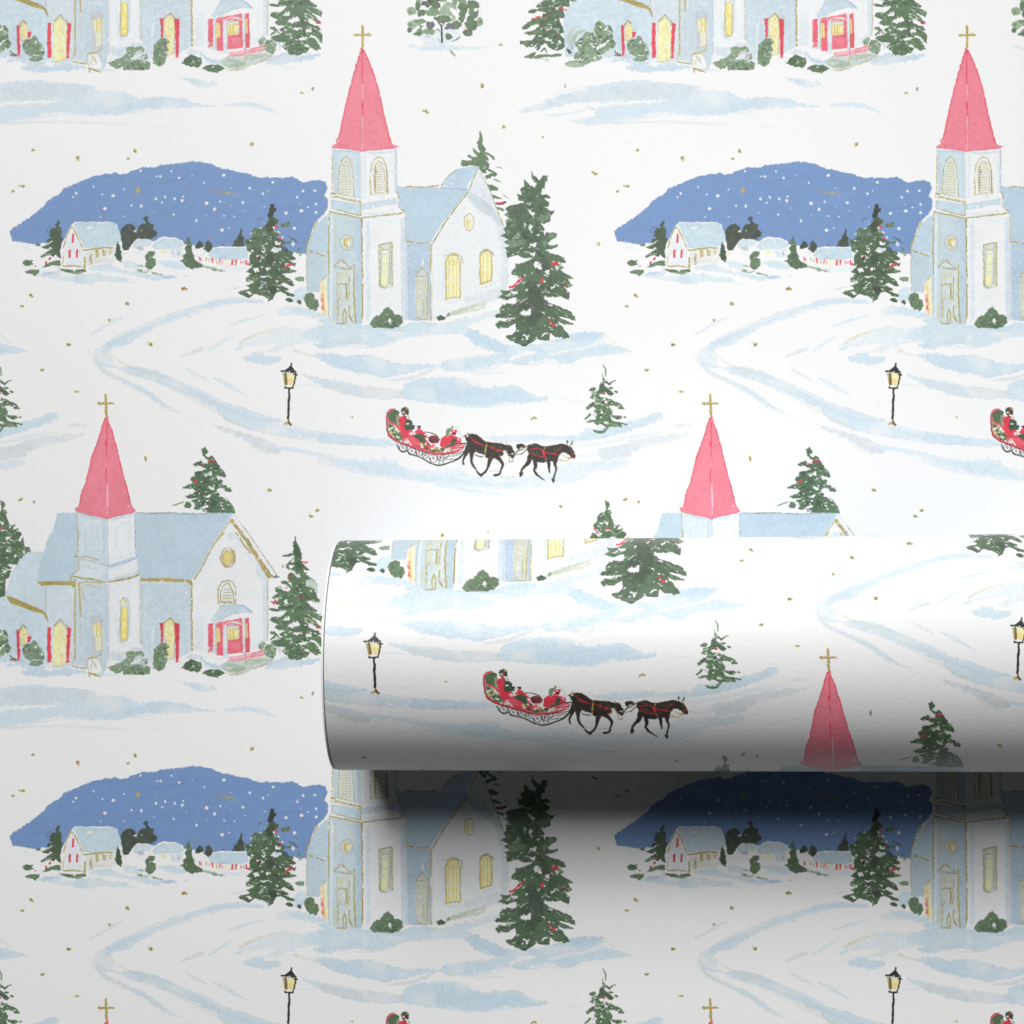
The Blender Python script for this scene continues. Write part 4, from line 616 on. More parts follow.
    # right wall and gable
    poly(B1("848,320 900,316 1024,318") + B2("60,470 232,470 236,860 150,905 60,905 0,900") + B1("900,750 850,700"), (195, 210, 220), wob=.35, grain=.035); drag(B2("20,500 100,480 200,480"), 5, (184, 203, 217), .5); drag(B2("210,500 214,700 220,850"), 3, (212, 222, 229), .8); drag(B2("20,640 60,600 100,580"), 4, (208, 219, 227), .6); drag(B2("160,600 190,700 180,800"), 4, (206, 217, 225), .5); drag(B1("858,330 856,680"), 1.6, (176, 196, 212), .7)
    poly(B2("465,110 510,170 600,300 700,440 672,465 672,800 600,850 440,880 245,860 246,462 300,390 350,290 400,200"), (228, 230, 232), wob=.35, grain=.012)
    poly(B2("600,340 670,450 668,800 640,800 640,480 600,420"), (206, 217, 225), a=.8, wob=.7, soft=.7); poly(B2("256,640 300,650 310,760 300,860 250,860"), (214, 222, 228), a=.7, wob=1.0, soft=.8); poly(B2("440,190 470,180 490,210 460,235 432,220"), (212, 220, 226), a=.9, wob=.6); drag(B2("480,200 560,310 630,400"), 3, (208, 218, 225), .7); drag(B2("270,480 330,370 400,260"), 4, (216, 223, 229), .6); drag(B2("330,520 460,540 600,520"), 7, (222, 226, 229), .6)
    poly(B2("470,75 485,90 465,118 400,195 345,290 300,380 252,460 236,458 300,360 345,268 405,180 458,105"), (231, 233, 234), wob=.35)
    line(B2("462,112 410,182 360,255 335,310"), 1.0, dry=.2); poly(B2("430,178 412,190 370,250 345,285 362,262 395,222"), GOLD, wob=.3); line(B2("345,285 320,335 285,400 250,452"), 1.3, dry=.15)
    poly(B2("466,105 500,150 560,225 620,320 660,380 705,438 668,448 640,400 590,315 530,225 480,150 458,125"), (170, 156, 94), wob=.5, grain=.1, dry=.14); line(B2("488,188 530,250 570,300"), 1.6, (168, 154, 92), dry=.15); line(B2("510,140 560,215 630,310 700,420"), 1.1, (224, 228, 230), dry=.1); line(B2("525,145 590,235 650,325 720,425"), .7, (140, 132, 84), dry=.25); line(B2("480,90 520,140"), .6, (190, 200, 200)); poly(B2("700,440 715,425 738,438 715,446"), (110, 126, 150)); drag(B2("545,260 600,330 640,390"), .8, (206, 200, 170), .8)
    line(B2("668,455 670,600 668,800"), 1.0, (170, 158, 96), dry=.25)
    poly(B1("842,292 930,290 1024,290") + B2("120,448 200,450 232,455 242,470 238,490 215,468 120,466 0,464") + B1("930,312 850,312"), (169, 154, 90), wob=.5, grain=.1, dry=.1); line(B2("236,470 236,600 238,750 238,855"), 1.6, (166, 150, 84), dry=.1); line(B2("222,480 214,560 220,640"), .6, (170, 190, 200))
    # gable openings
    blob(*B2("440,328")[0], 7.0, (222, 226, 226), ry=9.6); p = [(442 + 42 * math.cos(t), 328 + 56 * math.sin(t)) for t in [i * .42 for i in range(16)]]; line(B2(p), 1.0, (166, 152, 90), dry=.25); poly(B2("455,275 478,285 486,320 478,350 462,365 470,320"), (186, 170, 100), wob=.3); poly(B2("418,302 435,288 455,295 458,340 440,378 420,362"), (228, 208, 124), wob=.3, grain=.06); p = [(438 + 24 * math.cos(t), 332 + 44 * math.sin(t)) for t in [i * .42 for i in range(16)]]; line(B2(p), .8, (166, 150, 80), dry=.25); line(B2("412,290 408,350 430,388"), .6, (170, 160, 110))
    line(B2("390,590 386,530 392,490 412,465 440,458 470,468 486,500 486,580 480,590"), 1.2, (172, 160, 100), dry=.3); line(B2("402,580 400,530 410,495 440,470 462,500 474,540 474,580"), .9, (160, 150, 90), dry=.25); poly(B2("405,575 406,530 438,480 465,520 470,575"), (224, 228, 226), wob=.3)
    for y in (510, 527, 545, 560): line(B2([(418 - (y - 510) * .1, y), (458 + (y - 510) * .1, y - 2)]), .75, (176, 166, 110), dry=.2)
    line(B2("402,582 440,580 482,585"), 2.0, (178, 164, 98), dry=.2); drag(B2("384,500 382,580"), 1.0, (196, 208, 216), .9)
    # porch with red doors
    poly(B2("400,600 440,595 520,598 550,612 582,640 520,640 450,660 400,688 340,690 370,650"), (194, 210, 221), wob=.4, edge=.06, grain=.03); drag(B2("400,598 450,590 520,596"), 2, (168, 188, 214), .7); line(B2("520,598 550,612 582,642"), .8, (130, 156, 200), dry=.2); drag(B2("340,690 380,660 400,640"), 2.5, (206, 218, 226), .8); poly(B2("420,690 430,670 500,655 570,650 572,668 520,675"), (230, 232, 233), wob=.4)
    poly(B2("332,705 415,690 520,672 562,668 570,865 525,870 440,880 380,885 335,865"), (214, 214, 214), wob=.3)
    PK = (228, 106, 124)
    poly(B2("334,705 358,705 358,860 334,865"), (226, 92, 112), wob=.3, grain=.06, dry=.05); poly(B2("376,705 412,700 415,885 380,885"), (228, 102, 120), wob=.3, grain=.06); poly(B2("440,720 520,700 523,870 440,876"), PK, wob=.3, grain=.06); poly(B2("540,672 562,670 568,865 540,866"), (226, 90, 110), wob=.3, grain=.06); poly(B2("415,692 520,672 522,705 440,712 418,740"), (230, 116, 132), wob=.4)
    poly(B2("374,728 396,724 398,806 376,812"), (234, 214, 140), wob=.3, grain=.08); line(B2("384,728 386,808"), .6, (186, 160, 80)); poly(B2("440,722 505,712 506,790 442,800"), (206, 214, 206), wob=.3); poly(B2("442,738 500,728 502,788 444,796"), (236, 216, 140), wob=.3, grain=.1); line(B2("455,735 456,792"), .8, (186, 158, 78)); line(B2("472,732 474,790"), .7, (170, 150, 84)); line(B2("488,730 490,788"), .7, (246, 240, 206)); line(B2("440,800 505,790"), .7, (196, 120, 120)); poly(B2("532,710 552,706 555,785 536,788"), (226, 212, 160), wob=.3); line(B2("545,705 548,790"), .6, (180, 160, 90))
    line(B2("332,706 358,704 415,694"), .9, (222, 60, 84)); line(B2("330,710 332,868"), .7, (222, 70, 92)); line(B2("520,680 526,870"), 1.3, (222, 92, 112)); poly(B2("460,815 510,810 510,850 470,855"), (232, 128, 142), a=.8, wob=.8)
    for s, w in (("366,700 366,870", 2.2), ("428,712 430,885", 2.4), ("532,690 534,880", 2.0)): stroke(B2(s), w, (206, 218, 226), taper=False, smooth=False)
    line(B2("372,700 374,870"), .6, (176, 160, 110), dry=.4); line(B2("437,720 438,880"), .5, (170, 176, 170)); line(B2("541,710 542,880"), .6, (180, 170, 120), dry=.4); stroke(B2("430,705 470,695 500,700 530,715"), 1.2, (232, 234, 235)); stroke(B2("445,712 490,703 515,708"), .8, (186, 200, 208)); line(B2("500,695 535,715"), .6, (190, 180, 140))
    poly(B2("442,895 540,880 645,850 650,885 560,905 520,915 450,920"), (234, 160, 172), wob=.4, grain=.08, dry=.1); poly(B2("560,880 640,850 648,885 570,898"), (230, 130, 146), a=.7, wob=.5); line(B2("540,870 542,910"), .7, (222, 80, 104)); line(B2("450,905 530,892 640,865"), .6, (236, 206, 210), dry=.3); line(B2("440,918 530,905"), .6, (220, 96, 116), dry=.3)
    # tower of the large church
    poly(B1("450,285 642,322 644,830 615,880 520,860 452,808"), (199, 211, 219), wob=.3, grain=.03); poly(B1("500,345 540,335 635,340 638,830 540,850 500,700"), (190, 206, 216), a=.7, wob=.6, soft=.6)
    poly(B1("645,318 740,300 842,275 850,500 848,690 870,730 700,760 648,830"), (225, 229, 232), wob=.3, grain=.015); drag(B1("835,300 842,500 840,680"), 2.2, (204, 214, 222), .8); drag(B1("660,330 656,600 655,780"), 2, (206, 217, 225), .8); drag(B1("770,315 800,330"), 1.2, (196, 204, 206), .7)
    poly(B1("462,240 480,170 640,215 655,222 825,160 830,245 840,272 655,312 640,318 445,280"), (206, 217, 224), wob=.3, edge=.03); poly(B1("655,230 820,165 828,245 655,302"), (226, 230, 233), wob=.4)
    poly(B1("466,-40 644,-20 646,215 590,200 470,165"), (201, 214, 222), wob=.3, grain=.025); poly(B1("650,-20 815,-40 822,155 652,212"), (226, 230, 232), wob=.3, grain=.012)
    poly(L1("462,790 545,812 642,838 645,1024 462,1024"), (203, 215, 223), wob=.3, grain=.025); poly(L1("648,838 740,815 815,800 816,1024 650,1024"), (227, 230, 232), wob=.3, grain=.012)
    for v, s, c, w in ((L1, "480,810 560,830 640,845", (184, 200, 212), 2.6), (L1, "655,845 740,825 805,812", (178, 196, 216), 2.0), (L1, "520,880 560,860 600,870 610,1020", (214, 220, 224), 2), (L1, "515,900 512,1020", (186, 203, 214), 1.5), (L1, "700,890 745,865 780,870 790,1020", (206, 216, 224), 2), (L1, "690,900 695,1020", (210, 219, 226), 2.5), (L1, "625,850 628,1020", (176, 197, 212), 1.8), (B1, "625,0 628,190", (176, 197, 212), 1.8), (B1, "510,0 520,150", (188, 204, 215), 1.4), (B1, "595,0 596,110", (206, 208, 200), 1.0), (B1, "700,0 705,120", (206, 217, 224), 1.5), (B1, "770,0 775,130", (206, 216, 224), 1.5), (B1, "655,180 740,160 815,130", (204, 214, 222), 1.6), (B1, "655,230 740,205 825,165", (176, 198, 220), 1.5), (B1, "470,210 540,225 600,240", (186, 203, 214), 2), (B1, "660,290 740,270 820,240", (210, 219, 226), 2)): drag(v(s), w, c, .8)
    line(L1("462,800 466,900 470,1020"), .8, (160, 160, 130), dry=.3); line(L1("645,840 645,1020"), .7, (190, 196, 190)); line(L1("812,805 815,1020"), .8, (150, 160, 176), dry=.3); line(B1("470,0 468,120 450,158"), .9, (160, 150, 96), dry=.2); line(B1("812,0 815,140 828,160"), .8, (150, 158, 170), dry=.25); line(B1("648,0 650,210"), .6, (186, 196, 200)); line(B1("445,160 520,160 590,180"), 1.0, dry=.2); line(B1("470,168 540,185 610,205 650,215"), .8, (170, 164, 130), dry=.35); line(B1("655,222 740,198 830,165"), .7, (140, 160, 200), dry=.25); line(B1("470,190 475,235 425,275 425,300"), .9, (160, 146, 84), dry=.25)
    stroke(B1("440,278 500,292 560,298 630,318"), [1.2, 1.6, 1.6, 1.2], (166, 150, 84), dry=.15); stroke(B1("645,315 720,302 780,290 835,270"), [1.0, 2.0, 2.4, 1.2], (168, 152, 86), dry=.1); line(B1("452,300 450,500 450,780"), 1.6, (178, 166, 106), dry=.2); line(B1("475,320 480,420 485,520"), 2.0, (178, 166, 108), dry=.35); line(B1("478,320 520,310 570,315 600,320"), .9, dry=.3); line(B1("495,345 500,420"), 1.2, (190, 182, 134), dry=.4); drag(B1("500,335 530,330 580,345"), 1.8, (190, 180, 130), .8, dry=.3); line(B1("650,330 648,560 650,780"), .8, (158, 170, 182), dry=.35); line(B1("846,300 844,500 846,690"), .8, (170, 166, 130), dry=.35); drag(B1("615,360 620,600 620,800"), 2.0, (208, 218, 225), .8); drag(B1("640,350 640,800"), 1.2, (168, 190, 208), .8)
    poly(B2("0,448 0,466 -10,466 -10,448"), GOLD)
    poly(B1("548,518 612,516 614,740 550,750"), (192, 198, 204), wob=.3, grain=.03); poly(B1("560,562 610,560 612,640 570,645"), (238, 226, 170), wob=.3, grain=.08); line(B1("580,565 582,640"), .8, (190, 172, 110)); line(B1("598,565 600,640"), .8, (200, 180, 110)); poly(B1("572,645 612,642 612,720 578,730"), (222, 220, 196), wob=.3); line(B1("612,540 612,740"), .8, (180, 170, 120), dry=.3); drag(B1("535,480 548,500"), 1.2, (226, 206, 206), .8); drag(B1("575,460 615,450"), 1.2, (226, 208, 208), .7); drag(B1("485,560 488,700"), 2, (182, 192, 200), .8)
    poly(B1("722,440 735,405 755,400 775,412 782,450 775,640 765,672 725,680 715,640"), (198, 208, 214), wob=.3, edge=.05); blob(*B1("742,438")[0], 2.6, (240, 230, 188), ry=3.4); line(B1("722,460 722,430 740,410"), .7, (176, 164, 110), dry=.3); blob(*B1("750,430")[0], 1.3, (232, 208, 120), ry=2); poly(B1("728,470 765,462 770,560 765,660 725,668 728,560"), (236, 214, 126), wob=.3, grain=.1); line(B1("728,468 724,560 726,668 765,660"), .9, (176, 156, 86), dry=.25); line(B1("768,470 768,650"), .8, (186, 168, 98), dry=.3); drag(B1("755,490 752,560"), 1.4, YELL, .9); stroke(B1("730,590 770,570"), .9, (244, 240, 220)); drag(B1("700,500 712,660 760,690"), 1.4, (196, 208, 217), .8); drag(B1("780,450 782,640"), 1.2, (190, 204, 215), .8)
    # spire
    sp = "335,160 350,152 352,185 368,230 390,300 408,370 435,480 455,560 480,660 505,740 522,812 545,838 558,850 520,865 470,875 420,885 375,895 350,905 335,908 300,895 240,885 180,868 130,855 105,835 115,818 140,815 150,750 165,700 190,640 205,570 222,480 250,410 275,340 300,265 312,200"
    poly(SB(sp), PINK, wob=.35, grain=.04, edge=.08); poly(SB("345,200 372,260 430,480 515,815 430,880 350,895"), (228, 120, 136), a=.4, wob=.8, soft=.8, bleed=.3)
    for s, w in (("318,190 300,265 272,345 222,480 205,575 185,650 160,700 138,808", 1.0), ("345,180 378,255 408,370 455,560 500,725 520,810", 1.0), ("340,200 340,300 338,450", 1.0), ("332,340 336,370", 1.6), ("335,540 332,600 338,640", 1.0)): line(SB(s), w, (222, 64, 82), dry=.25)
    line(SB("344,650 348,730 346,890"), .9, (244, 216, 220), dry=.15); stroke(SB("320,200 330,170 346,158"), 1.8, (222, 72, 90)); poly(SB("312,190 322,178 318,205"), (240, 224, 226)); stroke(SB("112,832 200,852 300,885 345,900 420,880 500,862 552,848"), 1.1, (224, 112, 128), dry=.25); blob(*SB("500,812")[0], .7, (240, 224, 226)); 
    for x, y in ((282, 480), (300, 460), (322, 450), (355, 340), (378, 515), (386, 465), (415, 490), (290, 660), (435, 695), (392, 392), (282, 515)): blob(*SB([(x, y)])[0], .35, (206, 190, 192), wob=.2)
    line(SB("110,850 200,875 240,885"), .8, (170, 158, 110), dry=.4)
    stroke(L1("634,90 637,150 640,212"), 2.5, (172, 150, 76), taper=False, grain=.12, dry=.06); stroke(L1("592,142 634,142 680,140"), 2.1, (172, 152, 78), taper=False, grain=.12, dry=.12); stroke(L1("598,136 600,152"), 1.6, (176, 156, 84)); stroke(L1("630,95 633,205"), .5, GOLDL)
    # arched doors with red shutters
    def door(v, glass, shl, shr, hood, k=1.0):
        poly(v(glass), (241, 230, 170), wob=.3, grain=.1); 
        P = v(glass); A = np.array(P); x0, y0 = A.min(0); x1, y1 = A.max(0)
        for i in range(26):
            x, y = rnd.uniform(x0 + .5, x1 - 1), rnd.uniform(y0 + 4 * k, y1 - 1.5)
            stroke([(x, y), (x + rnd.uniform(-.8, .8), y + rnd.uniform(.8, 2.4))], rnd.uniform(.4, .9), rnd.choice([(212, 184, 92), YELL, (244, 240, 214), (226, 200, 104)]), a=.8, dry=.2)
        line(P[1:] + P[:1], .6, (196, 176, 110), dry=.4)
        for s in shl + shr: poly(v(s), (222, 66, 84), wob=.35, grain=.07)
        for s in shl: q = v(s); line([q[0], q[-1]], .5, (150, 50, 60), a=.6, dry=.4)
        line(v(hood), 1.0, (150, 140, 74), dry=.2)
    door(B1, "318,820 320,640 325,585 360,555 392,590 400,640 395,790 385,815", ["286,585 305,588 308,800 285,798 282,690"], ["402,588 426,592 420,700 415,800 398,798 400,690"], "325,575 362,540 408,588"); drag(B1("395,615 392,640"), 3, PW, .8); drag(B1("385,700 388,780"), 1.6, PW, .7)
    door(B2, "95,912 88,800 80,760 82,700 110,675 135,700 140,760 132,905", ["54,702 75,698 74,740 72,810 60,812 60,730"], ["138,700 165,706 166,760 160,922 145,924 142,800"], "80,700 112,670 140,700 165,706"); drag(B2("120,700 124,760"), 1.0, YELL, .9)
    door(B1, "125,690 120,640 122,605 140,582 160,605 172,640 160,680 150,695", ["98,600 116,602 116,700 122,790 104,786 102,700"], ["165,642 190,640 180,672 166,680"], "112,605 138,572 158,590", .5); line(B1("60,782 110,786"), 1.3, (160, 60, 70))
    drag(B1("120,700 122,790"), 2.0, (228, 231, 233), .9); drag(B1("30,620 40,760"), 3, (208, 219, 227), .5)
    drag(B1("310,600 312,820"), 1.0, (230, 232, 234), .9); drag(B1("960,540 930,560 916,660 915,740"), 1.0, (222, 228, 232), .9); drag(B2("38,700 42,780"), 2.0, (176, 196, 212), .7); drag(B2("30,720 50,690"), 1, (190, 206, 216), .7)
    # snow at the foot of the walls
    poly(B1("-240,800 -150,790 -40,800 40,795 100,800 190,820 260,820 310,835 400,830 460,815 520,835 600,880 640,860 700,850 800,900 900,890 1000,850 1040,890 1200,1000 900,1010 500,960 200,930 0,900 -240,860"), SNOW, wob=.9, fine=.4, grain=.0, smooth=True, soft=.4)
    drag(B1("40,820 100,805 200,830 290,825"), [2, 4, 5, 2], (184, 205, 221), .9); drag(B1("-100,800 -40,790 30,800"), [2, 4, 2], WASH, .9); wash(B1("120,855 200,840 300,850 380,835 440,840 520,855 440,872 330,880 250,888 170,880"), DEEP, .75); drag(B1("310,820 360,832 440,828"), 2.0, (170, 190, 206), .5); drag(B1("560,880 640,870 720,880"), 2, WASH, .8); wash(B1("660,740 740,735 780,720 880,710 910,760 900,830 780,800 690,790"), (204, 215, 222), .8)
    # fence bow and twig beside the door
    poly(B1("530,780 560,765 600,790 612,860 560,870 530,840"), (232, 234, 234), wob=.5)
    for s, w, c in (("430,818 480,830 520,835", 1.6, GOLD), ("520,785 545,770 580,765 610,745", 1.4, (170, 158, 90)), ("545,775 560,800 575,835", 1.0, (184, 176, 120)), ("560,785 545,830 550,850", .9, (184, 178, 130)), ("528,860 560,868 605,885", 1.8, (168, 150, 84)), ("540,870 535,885", 1.6, GOLD), ("520,780 530,830 535,875", .9, (190, 184, 140)), ("585,760 590,800", .7, (190, 186, 150)), ("560,775 590,770", 1.8, (206, 202, 160)), ("430,805 440,795 445,740", .8, GOLDL), ("570,800 580,830", 1.2, (176, 180, 176))): stroke(B1(s), w, c, dry=.2)
    # shrubs along the wall
    SH = (GM, GL, GL, GD, GP)
    leafy("-16,640 10,600 35,605 48,640 50,690 68,712 50,740 20,752 0,760 -30,740 -60,720 -40,690", ["8,690 30,680 28,700", "-10,720 10,712 5,730", "28,640 40,650 30,660"], 26, 3.0, .7, SH, view=B1)
    leafy("130,720 150,690 185,680 205,660 225,680 235,705 262,740 265,775 250,790 262,808 225,820 180,825 168,810 190,795 160,775 140,750", ["200,700 225,695 215,715", "235,745 255,740 248,765", "150,720 165,712 160,728", "190,785 215,778 240,785 215,793"], 34, 3.0, .7, SH, view=B1, base=(122, 144, 116))
    leafy("648,828 690,808 735,795 745,778 765,770 758,740 775,728 812,735 850,728 868,745 862,780 885,775 890,800 870,810 905,830 902,868 850,875 790,872 740,868 735,850 700,868 670,850", ["790,800 840,770 850,790 810,815", "862,800 880,820 860,830", "805,790 830,765 815,800", "770,785 785,775 790,790", "705,840 725,830 730,845"], 48, 3.8, .7, SH, view=B1, base=(116, 138, 108))
    poly(B1("800,770 850,745 880,790 850,815 815,800"), (206, 215, 218), a=.75, wob=.8, dry=.2)
    leafy("20,880 18,850 40,835 62,812 95,815 108,835 90,850 105,880 92,890 98,910 85,940 75,965 45,975 20,960 15,920", ["45,905 58,895 55,915", "35,850 48,848 42,862", "62,870 75,862 70,880"], 30, 3.0, .9, SH, view=B2, base=(112, 136, 104)); 
    leafy("185,955 195,935 235,905 255,915 290,930 295,955 270,985 235,975 205,970", ["232,948 250,938 248,958", "270,945 282,940 278,955"], 20, 3.4, .4, (GD, GM, GM), view=B2, base=(80, 106, 76)); leafy("300,985 325,965 370,960 415,975 425,985 380,1010 335,1005", ["350,978 365,972 362,985"], 16, 3.4, .4, (GD, GM, GM), view=B2, base=(84, 110, 80))
    poly(B2("200,900 230,875 290,890 330,930 410,940 400,965 330,955 300,930 250,905"), (212, 220, 226), wob=.9, smooth=True); drag(B2("290,900 340,940 400,950"), 2, (166, 190, 214), .8, dry=.3)
    poly(B2("400,940 440,915 520,912 560,905 680,900 705,915 660,940 580,965 490,1000 440,980 410,965"), (186, 197, 190), wob=.5, grain=.08); 
    for s, w, c in (("430,930 480,945 540,955", 4, (166, 182, 164)), ("450,975 500,965 540,960", 4, (150, 170, 146)), ("560,930 620,920 680,910", 4, (168, 186, 170)), ("540,965 535,940 550,922 600,905 680,890", .8, GOLD), ("425,985 490,998 560,975", .8, GOLD), ("580,962 640,945 700,925", .7, GOLD), ("480,930 520,920 530,950", 2, (206, 212, 214)), ("590,940 640,930 660,920", 2, (204, 214, 218))): drag(B2(s), w, c, .8, dry=.2)
    leafy("645,850 665,820 700,825 718,850 715,885 700,905 670,895 650,880", ["690,845 700,840 702,855"], 18, 3.0, .7, SH, view=B2, base=(118, 140, 110)); leafy("610,830 640,805 660,815 640,850 620,850", (), 6, 2.4, .7, (GL, GP), view=B2, base=GL); drag(B2("575,855 610,830 650,800"), 2.5, (204, 217, 226), .9); drag(B2("700,830 735,850 740,880"), 2, (168, 190, 214), .7)
    # drifts and twigs scribbled along the foot of the walls
    for k in range(70):
        x = rnd.uniform(2, 262); y = 662 + rnd.uniform(-7, 7) - (x > 200) * 2
        L = rnd.uniform(3, 9); t = rnd.uniform(-.45, .35)
        stroke([(x, y), (x + L * .5, y + L * .5 * t - .6), (x + L, y + L * t)], rnd.uniform(.5, 1.6), rnd.choice([WASH, DEEP, (186, 204, 220), SNOW, SNOW, WASHL, (204, 206, 196)]), a=rnd.uniform(.35, .8), dry=.35)
    # big loose shrub at the left wing
    leafy("0,540 40,515 90,520 70,490 90,450 120,430 78,360 110,350 140,320 180,270 240,275 255,210 285,170 330,190 350,215 385,225 395,260 380,300 340,320 300,350 260,410 320,400 350,370 400,360 420,385 390,420 340,445 290,480 330,480 320,495 260,520 200,530 160,560 80,570 20,565", ["205,355 245,370 225,385", "240,265 280,310 255,300", "330,240 355,240 365,262 340,260", "80,420 120,415 100,450", "100,500 150,490 150,510", "265,400 330,360 380,340 370,360 300,410 265,440"], 60, 4.4, .8, SH, view=G4, base=(124, 146, 116))
    poly(G4("0,545 50,525 130,530 165,545 120,572 40,570"), (166, 184, 158), a=.9, wob=.5); stroke(G4("40,400 30,330 60,260 110,220 140,235"), [1, 3, 4, 2, 1], (176, 190, 172), a=.8, dry=.35); stroke(G4("60,420 70,330 110,280 170,255"), 4, (156, 176, 148), a=.8, dry=.35); stroke(G4("405,280 415,320"), 1.4, (196, 206, 196)); poly(G4("10,410 45,420 55,450 30,455"), GD); stroke(G4("425,430 445,455 480,465"), 1.8, GM)

def tree_church():
    leafy("215,45 225,48 222,75 240,105 262,150 270,210 260,225 300,270 330,300 300,290 280,290 300,330 340,350 365,370 365,385 330,375 300,400 360,430 375,470 385,505 398,510 395,530 360,528 330,515 300,520 340,560 380,590 370,600 330,590 420,630 415,670 370,655 320,620 290,600 360,660 400,700 410,715 370,710 330,690 300,690 330,720 390,740 415,770 380,770 420,800 418,865 380,830 340,800 320,810 360,830 395,870 405,905 370,915 330,890 310,870 280,880 330,895 310,925 260,945 215,955 180,940 150,910 120,890 150,860 80,850 40,830 60,810 110,800 90,780 40,810 35,800 70,770 40,760 35,745 70,742 110,790 130,780 100,765 120,750 150,740 90,725 65,715 100,690 70,680 35,665 45,640 110,635 130,620 160,590 100,595 30,590 35,570 90,575 110,550 70,540 100,510 130,490 60,500 55,490 90,465 120,475 75,450 72,425 110,410 140,440 175,450 190,430 150,400 120,395 115,378 145,370 165,385 200,420 190,380 155,350 165,325 190,310 230,330 215,300 185,285 150,275 160,255 190,240 215,230 205,205 220,185 175,195 128,198 125,185 165,180 205,165 208,110", ["170,265 210,250 205,275 180,285", "205,310 260,335 255,350 220,340", "125,650 180,630 180,650 140,675", "165,700 200,670 240,665 260,700 210,710 180,712", "200,760 270,740 280,750 230,775", "280,640 340,690 350,710 300,670", "190,580 210,590 205,610", "230,545 255,540 245,560", "140,792 195,800 180,810", "245,830 330,815 310,840 260,845", "185,865 215,855 205,872", "95,430 150,418 190,440 170,455 120,440", "130,520 155,500 158,540 148,560", "205,475 235,490 215,490", "290,870 310,860 305,880", "285,770 330,750 335,785 300,790", "305,655 370,700 340,680", "330,800 365,810 390,850 350,825"], 110, 4.4, .5, (GD, GM, GM, GM, GL), view=K6, base=(84, 110, 80))
    poly(K6("295,370 340,355 388,400 380,450 340,420 300,410"), (186, 200, 186), wob=.5); poly(K6("210,330 250,320 262,345 235,350"), (212, 218, 224), wob=.4); poly(K6("370,440 382,445 378,480"), (176, 188, 206)); poly(K6("212,100 240,110 262,180 240,215 215,200"), (66, 90, 66), a=.8, wob=.4); poly(K6("220,240 260,230 270,290 230,300"), (62, 86, 66), a=.7, wob=.5); stroke(K6("205,205 170,250 160,275 190,285"), 1.6, GM); blob(*K6("130,268")[0], 1.4, (150, 176, 146)); poly(K6("270,550 310,540 350,590 330,600"), GX, a=.6)
    berries(K6("275,235 290,240 305,238 262,494 258,490 385,712 400,714 378,714 48,525 60,532 72,520 65,540 78,530 155,423"), 1.15); berries(K6("180,330 175,345 185,338"), 1.2, (156, 76, 72)); stroke(K6("270,230 255,225"), .8, INK); blob(*K6("72,515")[0], .8, (60, 50, 50)); stroke(K6("305,645 345,668 370,690"), .9, (206, 200, 160)); 
    wash(B2("660,960 710,920 760,895 830,912 900,905 970,900 930,930 860,945 790,955 720,970"), (190, 208, 224), 1.); drag(B2("760,900 700,930 660,960"), 2.5, (178, 198, 222), .6); drag(B2("720,970 790,985 860,970"), 1.2, WASHL, .9)

def tree_behind():
    leafy("310,92 318,110 332,118 325,135 310,138 320,150 335,155 345,145 358,152 372,175 385,195 400,215 420,235 437,262 425,272 400,265 412,290 405,305 440,325 470,345 450,355 420,340 395,325 375,345 400,375 440,395 465,420 485,465 475,485 440,475 350,472 320,468 285,450 265,455 245,445 260,430 245,410 250,395 285,385 220,390 195,380 240,360 270,348 235,335 190,335 185,325 225,310 245,295 230,285 240,268 255,262 250,240 280,232 320,225 300,215 255,208 243,195 265,182 285,172 300,185 325,190 335,175 310,160 298,135 295,118", ["325,245 350,238 348,258 330,258", "372,258 400,265 415,290 385,280", "330,322 362,318 370,335 345,345", "302,385 340,362 335,380 312,392", "290,435 320,425 335,440 300,450", "265,205 300,215 325,222 280,230", "345,275 358,270 360,280", "402,312 420,340 440,350 415,345", "405,380 435,388 445,400", "370,418 385,420 378,430", "310,255 318,270 308,268"], 85, 4.6, .5, (GD, GM, GM, GD, GL), view=K5, base=(80, 106, 78))
    stroke(K5("125,430 150,425 190,408"), [.8, 1.8, 1], GL); leafy("192,430 205,412 225,408 237,425 225,445 200,445", (), 8, 2.4, .3, (GM, GD), view=K5); berries(K5("295,198 348,173 360,178 330,182 365,172 255,295 265,288 258,288"), 1.15); blob(*K5("352,152")[0], 1.0, (96, 92, 62)); blob(*K5("303,190")[0], .9, (240, 228, 228)); poly(K5("352,400 385,410 380,435 350,430"), (62, 80, 62), a=.7, wob=.6); poly(K5("410,380 440,385 440,400"), (206, 214, 220), wob=.4)

